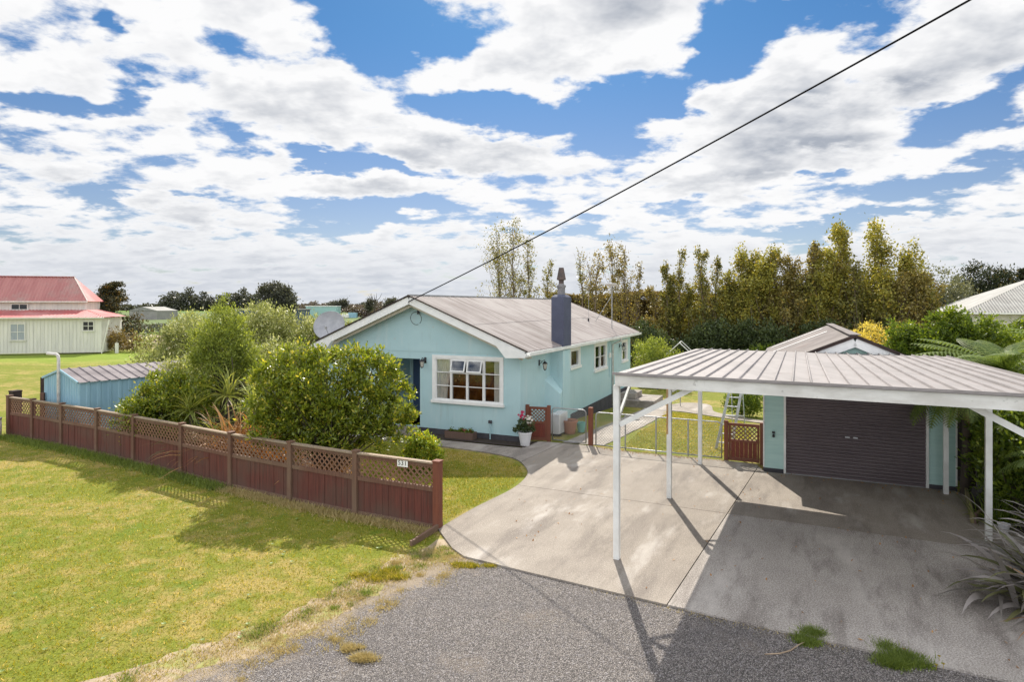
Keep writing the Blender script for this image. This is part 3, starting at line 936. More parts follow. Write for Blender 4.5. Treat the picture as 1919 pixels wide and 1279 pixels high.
def wall_holes(m, axis, off, a0, a1, z0, z1, holes, thick=0):
    xs = sorted({a0, a1, *[h[0] for h in holes], *[h[1] for h in holes]}); zs = sorted({z0, z1, *[h[2] for h in holes], *[h[3] for h in holes]})
    for i in range(len(xs) - 1):
        for j in range(len(zs) - 1):
            cx, cz = (xs[i] + xs[i + 1]) / 2, (zs[j] + zs[j + 1]) / 2
            if any(h[0] < cx < h[1] and h[2] < cz < h[3] for h in holes): continue
            q = [(xs[i], zs[j]), (xs[i + 1], zs[j]), (xs[i + 1], zs[j + 1]), (xs[i], zs[j + 1])]
            m.add([(a, off, z) if axis == 'x' else (off, a, z) for a, z in q], [(0, 1, 2, 3)])
    for h in holes:                                     # reveals
        t = .12 if axis == 'x' else -.12
        p = [(h[0], h[2]), (h[1], h[2]), (h[1], h[3]), (h[0], h[3])]
        for k in range(4):
            a, b = p[k], p[(k + 1) % 4]
            q = [(a, 0), (b, 0), (b, t), (a, t)]
            m.add([(c[0], off + d_, c[1]) if axis == 'x' else (off + d_, c[0], c[1]) for c, d_ in q], [(0, 1, 2, 3)])


m = MB()
wall_holes(m, 'x', 0, LW, 0, .2, 2.56, [FW, PO])
m.build('front_wall', 'house_paint', house)
m = MB(); m.add([(LW - .0, -.012, 2.56), (0, -.012, 2.56), (0, -.012, 2.66), (-3.54, -.012, 2.66 + 3.54 * SL), (LW, -.012, 2.66)], [(0, 1, 2, 3, 4)])
m.add([(LW, -.012, 2.56), (0, -.012, 2.56), (0, 0.0, 2.56), (LW, 0.0, 2.56)], [(0, 1, 2, 3)])
m.build('gable', 'house_paint', house)
m = MB(); wall_holes(m, 'y', 0, 0, DP, .12, 2.66, SW); m.build('side_wall', 'house_paint', house)
m = MB(); m.add([(LW, 0, 0), (LW, DP, 0), (LW, DP, 2.7), (LW, 0, 2.7)], [(0, 1, 2, 3)])
m.build('left_wall', 'house_paint', house)
m = MB(); m.add([(0, DP, 0), (LW, DP, 0), (LW, DP, 2.66), (-3.54, DP, 2.66 + 3.54 * SL), (0, DP, 2.66)], [(0, 1, 2, 3, 4)])
m.build('back_wall', 'house_paint', house)
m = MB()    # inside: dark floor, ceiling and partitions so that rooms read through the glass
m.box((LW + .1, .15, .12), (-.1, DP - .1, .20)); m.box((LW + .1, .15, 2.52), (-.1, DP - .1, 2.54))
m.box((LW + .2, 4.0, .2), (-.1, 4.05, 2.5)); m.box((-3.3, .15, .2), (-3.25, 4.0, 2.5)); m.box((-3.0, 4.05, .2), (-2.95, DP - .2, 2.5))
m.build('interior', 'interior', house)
# weatherproof foundation plinth, deeper towards the back where the ground falls
m = MB()
m.box((-3.42, -.03, -.15), (.03, .06, .195)); m.box((LW, -.03, -.15), (-4.95, .06, .215))
m.box((-.06, .06, -1.0), (.03, DP, .118)); m.box((LW, .06, -1.0), (LW + .05, DP, .1)); m.box((LW, DP - .06, -1.0), (-.06, DP + .01, .1))
m.build('foundation', 'foundation', house)
# porch
m = MB()
m.add([(-3.42, .12, .22), (-3.42, 1.7, .22), (-3.42, 1.7, 2.4), (-3.42, .12, 2.4)], [(0, 1, 2, 3)])
m.add([(-4.95, .12, .22), (-4.95, 1.7, .22), (-4.95, 1.7, 2.4), (-4.95, .12, 2.4)], [(0, 1, 2, 3)])
m.add([(-4.95, 1.7, .22), (-3.42, 1.7, .22), (-3.42, 1.7, 2.4), (-4.95, 1.7, 2.4)], [(0, 1, 2, 3)])
m.add([(-4.95, .12, 2.4), (-3.42, .12, 2.4), (-3.42, 1.7, 2.4), (-4.95, 1.7, 2.4)], [(0, 1, 2, 3)])
m.build('porch', 'house_paint', house)
m = MB(); m.box((-4.95, -.02, -.1), (-3.44, 1.69, .20)); m.box((-5.3, -.45, -.1), (-3.38, -.03, .10)); m.build('porch_step', 'concrete_path', house, bevel=.01)
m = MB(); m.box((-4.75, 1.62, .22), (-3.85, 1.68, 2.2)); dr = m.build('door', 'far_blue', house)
MB().box((-4.68, 1.58, 1.1), (-4.62, 1.62, 1.2)).build('handle', 'dark_metal', dr)


def corr(m, O, ax, la, sd_, ls, nrm, pitch, amp, seg=4, trap=False):
    """corrugated sheet: O corner, ax direction across ribs (length la), sd_ direction along ribs (length ls)"""
    O, ax, sd_, nrm = map(Vector, (O, ax, sd_, nrm))
    xs = []
    nr = int(la / pitch)
    if trap:
        for i in range(nr + 1):
            for t, h in ((0, 0), (.80, 0), (.85, 1), (.95, 1)):
                if (i + t) * pitch <= la: xs.append(((i + t) * pitch, h * amp))
    else:
        for i in range(nr * seg + 1):
            xs.append((i * pitch / seg, amp * math.cos(2 * math.pi * i / seg)))
    xs.append((la, 0))
    vs = []
    for x, h in xs:
        for t in (0, .5, 1): vs.append(O + ax * x + sd_ * ls * t + nrm * h)
    fs = []
    for i in range(len(xs) - 1):
        for j in range(2):
            a = i * 3 + j; fs.append((a, a + 3, a + 4, a + 1))
    m.add(vs, fs)


ln = math.hypot(3.94, RZ - EZ)
sr_ = Vector((3.94, 0, EZ - RZ)) / ln; nr_ = Vector((RZ - EZ, 0, 3.94)) / ln
sl_ = Vector((-3.94, 0, EZ - RZ)) / ln; nl_ = Vector((-(RZ - EZ), 0, 3.94)) / ln
m = MB()
half = ln * .52
corr(m, (-3.54, -.42, RZ + .04), (0, 1, 0), 14.2, sr_, half + .1, nr_, .125, .022)
corr(m, Vector((-3.54, -.42, RZ + .028)) + sr_ * half, (0, 1, 0), 14.2, sr_, ln - half, nr_, .125, .022)
corr(m, (-3.54, -.42, RZ + .03), (0, 1, 0), 14.2, sl_, ln, nl_, .125, .022)
roof = m.build('roof', 'roof_iron', house, smooth=True)
m = MB()
m.bar(Vector((-3.54, -.45, RZ + .06)) + nr_ * .0, (-3.54, 13.8, RZ + .06), .10, .05)
m.build('ridge_cap', 'galv', roof)
for s_, n_ in ((sr_, nr_), (sl_, nl_)):       # dark metal edge above each barge board
    for yy in (-.455, 13.78):
        MB().bar(Vector((-3.54, yy, RZ + .05)), Vector((-3.54, yy, RZ + .05)) + s_ * ln, .07, .035, up=n_).build('roof_edge', 'darkwood', roof)
for sx, s_, n_ in ((1, sr_, nr_), (-1, sl_, nl_)):           # barge boards, each with a deeper box end
    X = -3.54; m = MB(); m.bar(Vector((-3.54, -.43, RZ - .095)), Vector((-3.54, -.43, RZ - .095)) + s_ * (ln - .1), .035, .22, up=n_)
    pts_ = [(X + sx * 2.98, 2.85), (X + sx * 3.28, 2.50), (X + sx * 3.88, 2.52), (X + sx * 3.93, 2.64), (X + sx * 3.0, 3.0)]
    vs = [(a, -.47, b) for a, b in pts_] + [(a, -.02, b) for a, b in pts_]
    k = len(pts_)
    m.add(vs, [tuple(range(k)), tuple(range(2 * k - 1, k - 1, -1))] + [(i, (i + 1) % k, k + (i + 1) % k, k + i) for i in range(k)])
    m.build('barge_board', 'trim_white', house)
MB().bar(Vector((-3.54, 13.72, RZ - .095)), Vector((-3.54, 13.72, RZ - .095)) + sr_ * (ln - .1), .03, .2, up=nr_).build('barge_board', 'trim_white', house)
m = MB()      # soffit behind the barge boards
m.add([Vector((-3.54, -.41, RZ - .17)), Vector((-3.54, -.41, RZ - .17)) + sr_ * ln, Vector((-3.54, 0, RZ - .17)) + sr_ * ln, Vector((-3.54, 0, RZ - .17))], [(0, 1, 2, 3)])
m.add([Vector((-3.54, -.41, RZ - .17)), Vector((-3.54, -.41, RZ - .17)) + sl_ * ln, Vector((-3.54, 0, RZ - .17)) + sl_ * ln, Vector((-3.54, 0, RZ - .17))], [(0, 1, 2, 3)])
m.bar((-3.54, -.30, RZ - .25), Vector((-3.54, -.30, RZ - .25)) + sr_ * (ln - .2), .04, .10, up=nr_)
m.bar((-3.54, -.30, RZ - .25), Vector((-3.54, -.30, RZ - .25)) + sl_ * (ln - .2), .04, .10, up=nl_)
m.build('soffit', 'cream_trim', house)
m = MB(); m.box((.005, -.0, EZ - .06), (.37, 13.7, EZ - .04)); m.build('eave_soffit', 'trim_white', house)
m = MB()
m.box((.375, -.44, EZ - .11), (.40, 13.74, EZ + .015))
m.build('fascia', 'trim_white', house)
m = MB()
m.box((.41, -.44, EZ - .075), (.50, 13.74, EZ - .065)); m.box((.49, -.44, EZ - .065), (.50, 13.74, EZ + .02))
m.build('gutter', 'white_paint', house)
m = MB(); m.tube([(.45, 10.0, EZ - .08), (.42, 10.0, EZ - .2), (.06, 10.0, EZ - .36), (.06, 10.0, -.4)], .04, 8); m.build('downpipe', 'white_pipe', house, smooth=True)
# chimney with breast
m = MB(); m.box((.0, 2.45, -.1), (.43, 3.2, EZ - .12)); m.build('chimney_breast', 'house_paint', house)
m = MB()      # wider hearth base with sloping shoulder towards the front
vs = [(0, 1.95, -.1), (.42, 2.25, -.1), (.42, 2.44, -.1), (0, 2.44, -.1), (0, 1.95, 1.62), (.42, 2.25, 1.15), (.42, 2.44, 1.25), (0, 2.44, 1.75)]
m.add(vs, [(0, 3, 2, 1), (4, 5, 6, 7), (0, 1, 5, 4), (1, 2, 6, 5), (2, 3, 7, 6), (3, 0, 4, 7)])
m.build('hearth_base', 'house_paint', house)
m = MB()
m.box((.03, 2.45, EZ - .02), (.46, 3.2, 4.28)); m.add([(.03, 2.45, 4.28), (.46, 2.45, 4.28), (.46, 3.2, 4.28), (.03, 3.2, 4.28), (.11, 2.58, 4.36), (.38, 2.58, 4.36), (.38, 3.07, 4.36), (.11, 3.07, 4.36)], [(0, 1, 5, 4), (1, 2, 6, 5), (2, 3, 7, 6), (3, 0, 4, 7), (4, 5, 6, 7)])
ch = m.build('chimney', 'chimney_paint', house, bevel=.008)
m = MB().lathe([(.125, 0), (.125, .24), (.15, .25), (.15, .32), (.11, .33), (.09, .37), (0, .37)], (.245, 2.82, 4.35), 16); m.build('chimney_pot', 'cement', ch)
m = MB().lathe([(.085, 0), (.085, .12), (.15, .14), (.15, .17), (.08, .54), (0, .54)], (.245, 2.82, 4.71), 14); m.build('chimney_cowl', 'clay', ch)


def window(name, x0, x1, z0, z1, side, cols, parent=house, casing=.10, bars=None, open_cols=(), wcol=None, label=None):
    """sash window in a hole; side 'f' front wall (y=0, faces -y) or 'r' right wall (x=0, faces +x)"""
    def T(a, d_, z): return (a, -d_, z) if side == 'f' else (d_, a, z)     # d_ = outward distance

    def bx(mm, a0, a1, d0, d1, zz0, zz1):
        p = T(a0, d0, zz0); q = T(a1, d1, zz1)
        mm.box(tuple(min(i, j) for i, j in zip(p, q)), tuple(max(i, j) for i, j in zip(p, q)))
    m = MB(); c = casing
    bx(m, x0 - c, x1 + c, .002, .035, z1, z1 + c); bx(m, x0 - c, x0, .002, .035, z0, z1); bx(m, x1, x1 + c, .002, .035, z0, z1)
    w = x1 - x0; h = z1 - z0; cw = w / cols; f = .035
    for i in range(cols):
        a0 = x0 + i * cw; a1 = a0 + cw
        bx(m, a0 + .002, a0 + f, -.06, .015, z0, z1); bx(m, a1 - f, a1 - .002, -.06, .015, z0, z1)
        bx(m, a0 + f, a1 - f, -.058, .013, z1 - f, z1 - .001); bx(m, a0 + f, a1 - f, -.058, .013, z0 + .001, z0 + f + .01)
        for b in (bars[i] if bars else []):
            t = .022 if (i in open_cols and b > .6) else .011
            bx(m, a0 + f, a1 - f, -.045, -.01 + (t > .02) * .02, z0 + h * b - t, z0 + h * b + t)
    W_ = m.build(name, 'trim_white', parent, label=label) if label else m.build(name, 'trim_white', parent)
    s_ = MB(); bx(s_, x0 - c - .03, x1 + c + .03, .001, .075, z0 - c * .9, z0 - .001)
    s_.build('sill', 'trim_white', W_, bevel=.006)
    for i in range(cols):
        a0 = x0 + i * cw + f; a1 = x0 + (i + 1) * cw - f
        zt = z1 - f
        if i in open_cols: zt = z0 + h * max(bars[i])
        g = MB(); g.add([T(a0, -.03, z0 + f), T(a1, -.03, z0 + f), T(a1, -.03, zt), T(a0, -.03, zt)], [(0, 1, 2, 3)])
        g.build('pane', wcol or 'window_glass', W_)
        if i in open_cols:       # top hung sash tilted outwards
            zb = z0 + h * max(bars[i]) + .02; L = z1 - f - zb; an = R(17)
            def U(a, s__, t):  # s__ distance down from hinge, t thickness outward
                return T(a, .01 + s__ * math.sin(an) + t * math.cos(an), z1 - f - s__ * math.cos(an) + t * math.sin(an))
            ss = MB()
            for (p0, p1, q0, q1) in ((a0, a0 + .035, 0, L), (a1 - .035, a1, 0, L), (a0 + .035, a1 - .035, 0, .035), (a0 + .035, a1 - .035, L - .04, L)):
                vs = [U(a, s__, t) for t in (0, .03) for a, s__ in ((p0, q0), (p1, q0), (p1, q1), (p0, q1))]
                ss.add(vs, [(0, 1, 2, 3), (7, 6, 5, 4), (0, 4, 5, 1), (1, 5, 6, 2), (2, 6, 7, 3), (3, 7, 4, 0)])
            S_ = ss.build('open_sash', 'trim_white', W_)
            g = MB(); g.add([U(a0 + .035, .035, .015), U(a1 - .035, .035, .015), U(a1 - .035, L - .04, .015), U(a0 + .035, L - .04, .015)], [(0, 1, 2, 3)])
            g.build('pane', 'window_glass', W_)
    return W_


def curtain(parent, a0, a1, z0, z1, side, d_=.16, gather=0.0):
    m = MB(); n = 40; vs = []
    for j, z in enumerate((z0, z0 + (z1 - z0) * .35, z1)):
        for i in range(n + 1):
            t = i / n
            a = a0 + (a1 - a0) * t * (1 - gather * (1, .8, 0)[j])
            dd = d_ + .03 * math.sin(t * 38)
            vs.append((a, dd, z) if side == 'f' else (-dd, a, z))
    fs = [(r * (n + 1) + i, r * (n + 1) + i + 1, (r + 1) * (n + 1) + i + 1, (r + 1) * (n + 1) + i) for r in range(2) for i in range(n)]
    m.add(vs, fs); return m.build('curtain', 'curtain', parent, smooth=True)


w = window('window', *FW[:2], *FW[2:], 'f', 4, bars=[(.345, .665), (.345, .665), (.345, .665), (.345, .665)], open_cols=(1, 2), label='wide white four light front window with two small sashes open')
curtain(w, FW[0] + .03, FW[0] + .56, FW[2] - .05, FW[3], 'f', .06, .35); curtain(w, FW[1] - .24, FW[1] - .01, FW[2] - .05, FW[3], 'f', .06)
pm('blind', (.42, .27, .15), (.55, .45, .34), 4, .7)
w = window('window', *SW[0][:2], *SW[0][2:], 'r', 1, casing=.11, label='small side window with orange brown blind', bars=[()])
curtain(w, SW[0][0] + .05, SW[0][1] - .05, SW[0][2], SW[0][3], 'r', .10).data.materials[0] = MATS['blind']
w = window('window', *SW[1][:2], *SW[1][2:], 'r', 2, casing=.13, bars=[(.5,), (.5,)])
w = window('window', *SW[2][:2], *SW[2][2:], 'r', 1, casing=.11, bars=[(.5,)])


def wall_lamp(label, at, rz, glass='lamp_glass', s=1.0, white=False):
    t = thing('wall_lamp', label, 'wall lamp', at, rz, 'carriage lamps on the house walls')
    # local +x points away from the wall
    m = MB(); m.lathe([(0, -.01), (.045, -.01), (.045, .01), (0, .01)], (0, 0, 0), 10)
    m = MB().box((0, -.035, -.09), (.02, .035, .09)); m.tube([(.02, 0, -.03), (.08, 0, .0), (.14, 0, .07), (.19, 0, .09), (.20, 0, .04)], .010, 6)
    m.tube([(.02, 0, .05), (.07, 0, .06), (.10, 0, .03)], .007, 6)
    m.build('bracket', 'dark_metal', t, smooth=True)
    c = (.20, 0, 0)
    m = MB().lathe([(0, .06), (.02, .05), (.085, -.01), (.09, -.025), (0, -.025)], c, 6)
    for k in range(6):
        a = math.pi / 3 * k
        m.bar((c[0] + .072 * math.cos(a), c[1] + .072 * math.sin(a), -.025), (c[0] + .045 * math.cos(a), c[1] + .045 * math.sin(a), -.19), .009, .009)
    m.lathe([(0, -.19), (.05, -.19), (.05, -.205), (.02, -.22), (0, -.25)], c, 6)
    m.build('lantern_cage', 'dark_metal', t)
    m = MB().lathe([(0, -.028), (.062, -.028), (.040, -.188), (0, -.188)], c, 6); m.build('glass', glass, t)
    return t


def hw(x, y, z):
    return (.24 + .911 * x + .413 * y, 17.61 - .413 * x + .911 * y, z)


wall_lamp('black carriage lamp on the blue side wall left of the chimney breast', hw(.0, 1.45, 2.22), HA)
wall_lamp('black carriage lamp beside the farthest side window', hw(.0, 11.35, 2.15), HA)
wall_lamp('small wall lamp between the porch opening and the big front window', hw(-3.22, -.0, 2.30), HA - R(90))
# service entry cable loop and bracket on the gable
t = thing('cable_bracket', 'black insulator bracket and hanging cable loop under the gable peak', 'cable bracket', hw(-3.45, -.03, 3.82), HA)
m = MB().box((-.03, -.05, -.09), (.03, 0, .09)); m.tube([(0, -.05, .02), (.06, -.1, .06)], .012, 6); m.lathe([(0, -.03), (.03, -.03), (.035, .02), (0, .03)], (.07, -.11, .07), 8)
m.build('insulator', 'dark_metal', t)
cp = [(-.02 - .20 * math.sin(a), -.12 - .02 * math.cos(a), -.02 - .20 + .20 * math.cos(a)) for a in [i * math.pi / 9 for i in range(-7, 11)]]
MB().tube(cp, .009, 6, False).build('cable_loop', 'dark_metal', t, smooth=True)

# overhead line to the gable
wa = Vector(hw(-3.54, -.46, 4.12)); wb = Vector((6.03, 8.0, 8.03)); we = wa + (wb - wa) * 2.4
pts_ = []
for i in range(49):
    t_ = i / 48
    p = wa.lerp(we, t_); q = t_ * 2.4
    p.z -= .34 * 4 * .25 * (q * (1 - q)) * 1.15
    pts_.append(p)
pm('cable_black', (.012, .012, .013), None, rough=.9, spec=.05)
MB().tube(pts_, .015, 6).build('power_line', 'cable_black', smooth=True, label='black overhead power line rising from the gable peak to the upper right', cat='power line')

# satellite dish behind the left roof edge
t = thing('satellite_dish', 'large grey satellite dish behind the left edge of the roof', 'satellite dish', (-6.75, 22.6, th(-6.75, 22.6)), 0)
m = MB(); prof = [(r, .16 * (r / .55) ** 2) for r in (.001, .15, .3, .42, .52, .56)]
m.lathe(prof, (0, 0, 0), 32); m.lathe([(.56, .16), (.575, .165), (.575, .18), (.56, .175)], (0, 0, 0), 32)
Md = Matrix.Translation((0, 0, 3.2)) @ Matrix.Rotation(R(64), 4, 'X')
m.v = [tuple(Md @ Vector(v)) for v in m.v]; pm('dish_grey', (.42, .43, .46), (.33, .34, .37), 3, .5)
m.build('dish', 'dish_grey', t, smooth=True)
m = MB().tube([(0, .12, 0), (0, .12, 3.15)], .035, 8); m.tube([(0, .12, 3.1), (0, 0, 3.15)], .03, 6); m.build('pole', 'galv', t)
m = MB().tube([(0, -.05, 2.8), (0, -.52, 3.18)], .012, 6); m.box((-.035, -.57, 3.14), (.035, -.48, 3.24)); m.build('receiver_arm', 'galv', t)

# aerials on the roof
zr = lambda x: RZ - (x + 3.54) * SL + .04
t = thing('solar_mast', 'thin mast with a small white panel on the far end of the house roof', 'mast', hw(-.25, 11.0, zr(-.25)), HA)
m = MB().tube([(0, 0, -.05), (0, 0, 1.95)], .022, 8); m.tube([(-.75, -.1, .30), (0, 0, 1.5)], .014, 6); m.build('mast', 'galv', t)
m = MB(); m.box((-.26, -.22, -.012), (.26, .22, .012)); Mp = Matrix.Translation((0, 0, 1.98)) @ Matrix.Rotation(R(-14), 4, 'X'); m.v = [tuple(Mp @ Vector(v)) for v in m.v]
m.build('panel', 'white_plastic', t)
t = thing('stay_wire_aerial', 'thin wire aerial standing on the roof left of the panel mast', 'aerial', hw(-1.05, 10.0, zr(-1.05)), HA)
MB().tube([(0, 0, -.03), (.02, 0, 1.5)], .008, 5).build('rod', 'galv', t); MB().box((-.03, -.03, -.02), (.03, .03, .14)).build('base', 'dark_metal', t)
MB().tube([(0, 0, .1), (-.45, .1, .15)], .006, 4).build('stay', 'galv', t)
t = thing('meter_conduit', 'small conduit box and pipe low on the front wall', 'conduit', hw(-.95, -.02, .0), HA)
MB().box((-.05, -.06, .52), (.05, .0, .60)).build('box', 'foundation', t); MB().tube([(0, -.03, .0), (0, -.03, .53)], .018, 6).build('pipe', 'house_paint', t)
t = thing('vent_box', 'pale meter conduit on the side wall between window and downpipe', 'conduit', hw(.02, 9.55, 0), HA)
MB().tube([(.03, 0, .9), (.03, 0, 2.5)], .02, 6).build('pipe', 'house_paint', t); MB().box((0, -.09, 1.75), (.07, .09, 1.95)).build('box', 'trim_white', t)
# back steps
t = thing('back_steps', 'concrete steps and landing at the back corner of the house', 'steps', hw(.08, 10.8, th(*hw(.08, 10.8, 0)[:2])), HA)
m = MB().box((0, 0, -.1), (1.6, 2.2, .30)); m.build('landing', 'concrete_path', t, bevel=.01)
MB().box((.0, .4, .302), (.7, 1.8, .55)).build('step', 'concrete_path', t, bevel=.01)

# ------------------------------------------------------------------ lattice helper
def lattice(m, O, X, Wd, H_, z=Vector((0, 0, 1)), pitch=.115, sw=.032, tk=.008):
    """diagonal lattice clipped to a rectangle; two layers"""
    O, X = Vector(O), Vector(X).normalized(); Nn = X.cross(z).normalized()
    for layer, sg in ((0, 1), (1, -1)):
        c = -H_ if sg == 1 else 0
        end = Wd if sg == 1 else Wd + H_
        while c < end:
            # line x = c + sg*... ; param h from 0..H_: x = c + h (sg=1) or x = c - h
            h0, h1 = 0, H_
            if sg == 1: h0 = max(0, -c); h1 = min(H_, Wd - c)
            else: h0 = max(0, c - Wd); h1 = min(H_, c)
            if h1 - h0 > .01:
                p = O + X * (c + sg * h0) + z * h0 + Nn * (layer * tk - tk / 2); q = O + X * (c + sg * h1) + z * h1 + Nn * (layer * tk - tk / 2)
                m.bar(p, q, tk, sw, up=(z + X * -sg).normalized())
            c += pitch


# ------------------------------------------------------------------ front fence
fence = thing('front_fence', 'long low red brown timber fence with lattice top and a number plate', 'fence', (FENCE[-1][0], FENCE[-1][1], 0))
Zb = [1.22, 1.20, 1.20, 1.19, 1.19, 1.18, 1.18, 1.18, 1.19, 1.19]
for i, (x, y) in enumerate(FENCE):
    s_ = .055 if 0 < i < 9 else .065
    m = MB(); d_ = (Vector(FENCE[min(i + 1, 9)]) - Vector(FENCE[max(i - 1, 0)])).normalized()
    Mx = Matrix.Translation((x, y, 0)) @ Matrix.Rotation(math.atan2(d_.y, d_.x), 4, 'Z')
    m.box((-s_, -s_, -.1), (s_, s_, Zb[i] + .015), Mx); m.box((-s_ - .012, -s_ - .012, Zb[i] + .016), (s_ + .012, s_ + .012, Zb[i] + .04), Mx)
    m.build('post', 'fence_rail' if i < 9 else 'post_red', fence, world=True)
for i in range(9):
    a = Vector((*FENCE[i], 0)); b = Vector((*FENCE[i + 1], 0)); d_ = (b - a).normalized(); nrm = Vector((d_.y, -d_.x, 0))
    a2 = a + d_ * .058; b2 = b - d_ * .058; L = (b2 - a2).length
    zt = (Zb[i] + Zb[i + 1]) / 2
    m = MB(); m.bar(a2 + Vector((0, 0, zt - .015)), b2 + Vector((0, 0, zt - .015)), .10, .03)
    m.build('top_rail', 'fence_top', fence, world=True)
    m = MB(); m.bar(a2 + Vector((0, 0, zt - .065)), b2 + Vector((0, 0, zt - .065)), .035, .068)
    m.build('rail', 'fence_rail', fence, world=True)
    MB().bar(a2 + Vector((0, 0, .70)), b2 + Vector((0, 0, .70)), .06, .075).build('rail', 'fence_rail', fence, world=True)
    MB().bar(a2 + Vector((0, 0, .03)), b2 + Vector((0, 0, .03)), .05, .09).build('rail', 'fence_rail', fence, world=True)
    m = MB(); lattice(m, a2 + Vector((0, 0, .735)), d_, L, zt - .10 - .735, pitch=.132, sw=.031)
    m.build('lattice_panel', 'lattice_wood', fence, world=True)
    m = MB(); nb = int(L / .14); bw = L / nb
    for k in range(nb):
        p = a2 + d_ * (k + .5) * bw; off = random.uniform(-.006, .006)
        Mx = Matrix.Translation(p + nrm * off) @ Matrix.Rotation(math.atan2(d_.y, d_.x), 4, 'Z')
        m.box((-bw / 2 + .003, -.010, .0 + random.uniform(-.02, .02)), (bw / 2 - .003, .010, .672), Mx)
    m.build('board_panel', 'fence_board', fence, world=True)


def text_mesh(body, size, mat, parent, M, name, **kw):
    cu = bpy.data.curves.new(name, 'FONT'); cu.body = body; cu.size = size; cu.extrude = .001; cu.space_character = 1.12; cu.align_x = 'CENTER'; cu.align_y = 'CENTER'; cu.offset = .0008
    o = bpy.data.objects.new(name, cu); scene.collection.objects.link(o)
    dg = bpy.context.evaluated_depsgraph_get(); me = bpy.data.meshes.new_from_object(o.evaluated_get(dg))
    bpy.data.objects.remove(o); me.transform(M)
    me.materials.clear(); me.materials.append(MATS[mat])
    o = bpy.data.objects.new(name, me); scene.collection.objects.link(o); o.parent = parent; tag(o, **kw); return o


fd = (Vector(FENCE[9]) - Vector(FENCE[8])).normalized(); fa = math.atan2(fd.y, fd.x)
px_, py_ = Vector(FENCE[8]).lerp(Vector(FENCE[9]), .60)
Mn = Matrix.Translation(Vector((px_, py_, 1.105)) - Vector((FENCE[-1][0], FENCE[-1][1], 0))) @ Matrix.Rotation(fa, 4, 'Z')
m = MB(); m.box((-.115, -.040, -.065), (.115, -.030, .065), Mn)
npl = m.build('number_plate', 'trim_white', fence, label='white plate with the number 531')
text_mesh('531', .120, 'number_black', npl, Mn @ Matrix.Translation((0, -.0415, -.002)) @ Matrix.Rotation(R(90), 4, 'X'), 'number')
# corner post, stump and kerb timber
m = MB(); m.box((-.12, -.12, 0), (.12, .12, 1.30)); m.box((-.13, -.13, 1.302), (.13, .13, 1.34))
t = thing('gate_post', 'thick dark brown post left of the first fence post', 'post', (-15.55, 19.05, 0), R(-25)); m.build('shaft', 'darkwood', t)
t = thing('stump_post', 'short grey stub post just behind the second fence post', 'post', (-14.35, 18.6, 0), .2); MB().box((-.05, -.05, 0), (.05, .05, 1.33)).build('shaft', 'fence_rail', t)
t = thing('white_drum', 'white drum at the far left edge beside the thick post', 'drum', (-15.62, 18.35, 0)); MB().lathe([(0, 0), (.17, 0), (.18, .3), (.17, .55), (0, .56)], (0, 0, 0), 16).build('body', 'white_plastic', t, smooth=True)
MB().lathe([(.175, .56), (.185, .56), (.185, .60), (.0, .61)], (0, 0, 0), 16).build('lid', 'galv', t)
a = Vector((*GP(770, 1025), 0)); b = Vector((*GP(828, 990), 0))
t = thing('edging_board', 'old timber edging board at the foot of the fence end', 'board', a, 0)
MB().bar(a + Vector((0, 0, .03)), b + Vector((0, 0, .05)), .05, .12).build('board', 'fence_rail', t, world=True)

# ------------------------------------------------------------------ carport
FLc, FRc, BLc, BRc = Vector((1.55, 9.4, 0)), Vector((6.71, 6.75, 0)), Vector((4.62, 15.27, 0)), Vector((9.24, 12.90, 0))
CZ = 2.93
carport = thing('carport', 'open white carport with flat ribbed iron roof on slim posts', 'carport', FLc)
fdv = (FRc - FLc).normalized(); cpl = (BLc - FLc).normalized(); cpr = (BRc - FRc).normalized()
m = MB(); nrb = 25
vs = []; fs = []
cols_ = []
for i in range(nrb):
    for t_, h in ((0, 0), (.84, 0), (.87, 1), (.94, 1)):
        cols_.append(((i + t_) / nrb, h * .030))
cols_.append((1, 0))
rows_ = (0, .34, .67, 1)
for t_, h in cols_:
    A = FLc.lerp(FRc, t_); B = BLc.lerp(BRc, t_)
    for r_ in rows_:
        p = A.lerp(B, r_); vs.append((p.x, p.y, CZ + .012 - .03 * r_ + h + random.gauss(0, .0015)))
nrw = len(rows_)
for i in range(len(cols_) - 1):
    for j in range(nrw - 1):
        a = i * nrw + j; fs.append((a, a + nrw, a + nrw + 1, a + 1))
m.add(vs, fs); m.build('roof_sheet', 'carport_iron', carport, world=True)
up_ = Vector((0, 0, 1))
m = MB(); e0 = FLc + fdv * .03 + cpl * .06; e1 = FRc - fdv * .03 + cpr * .06
m.bar(e0 + up_ * (CZ - .092), e1 + up_ * (CZ - .092), .05, .165); m.build('front_beam', 'beam_paint', carport, world=True)
m = MB(); m.bar(FLc - cpl * .006 + up_ * (CZ + .021), FRc - cpl * .006 + up_ * (CZ + .021), .016, .040)
m.build('flashing', 'carport_iron', carport, world=True)
m = MB()
m.bar(FLc + cpl * .12 + fdv * .06 + up_ * (CZ - .10), BLc - cpl * .1 + fdv * .06 + up_ * (CZ - .13), .05, .17)
m.bar(FRc + cpr * .12 - fdv * .06 + up_ * (CZ - .10), BRc - cpr * .1 - fdv * .06 + up_ * (CZ - .13), .05, .17)
m.build('side_beam', 'beam_paint', carport, world=True)
m = MB()
for t_ in (.25, .5, .75, .985):
    A = FLc.lerp(BLc, t_); B = FRc.lerp(BRc, t_)
    m.bar(A + fdv * .1 + up_ * (CZ - .10 - .03 * t_), B - fdv * .1 + up_ * (CZ - .10 - .03 * t_), .05, .14)
m.build('purlin', 'beam_paint', carport, world=True)
POSTS = [(1.64, 9.52), (3.24, 12.53), (4.70, 15.20), (6.70, 7.05), (8.03, 10.25), (9.13, 12.80)]
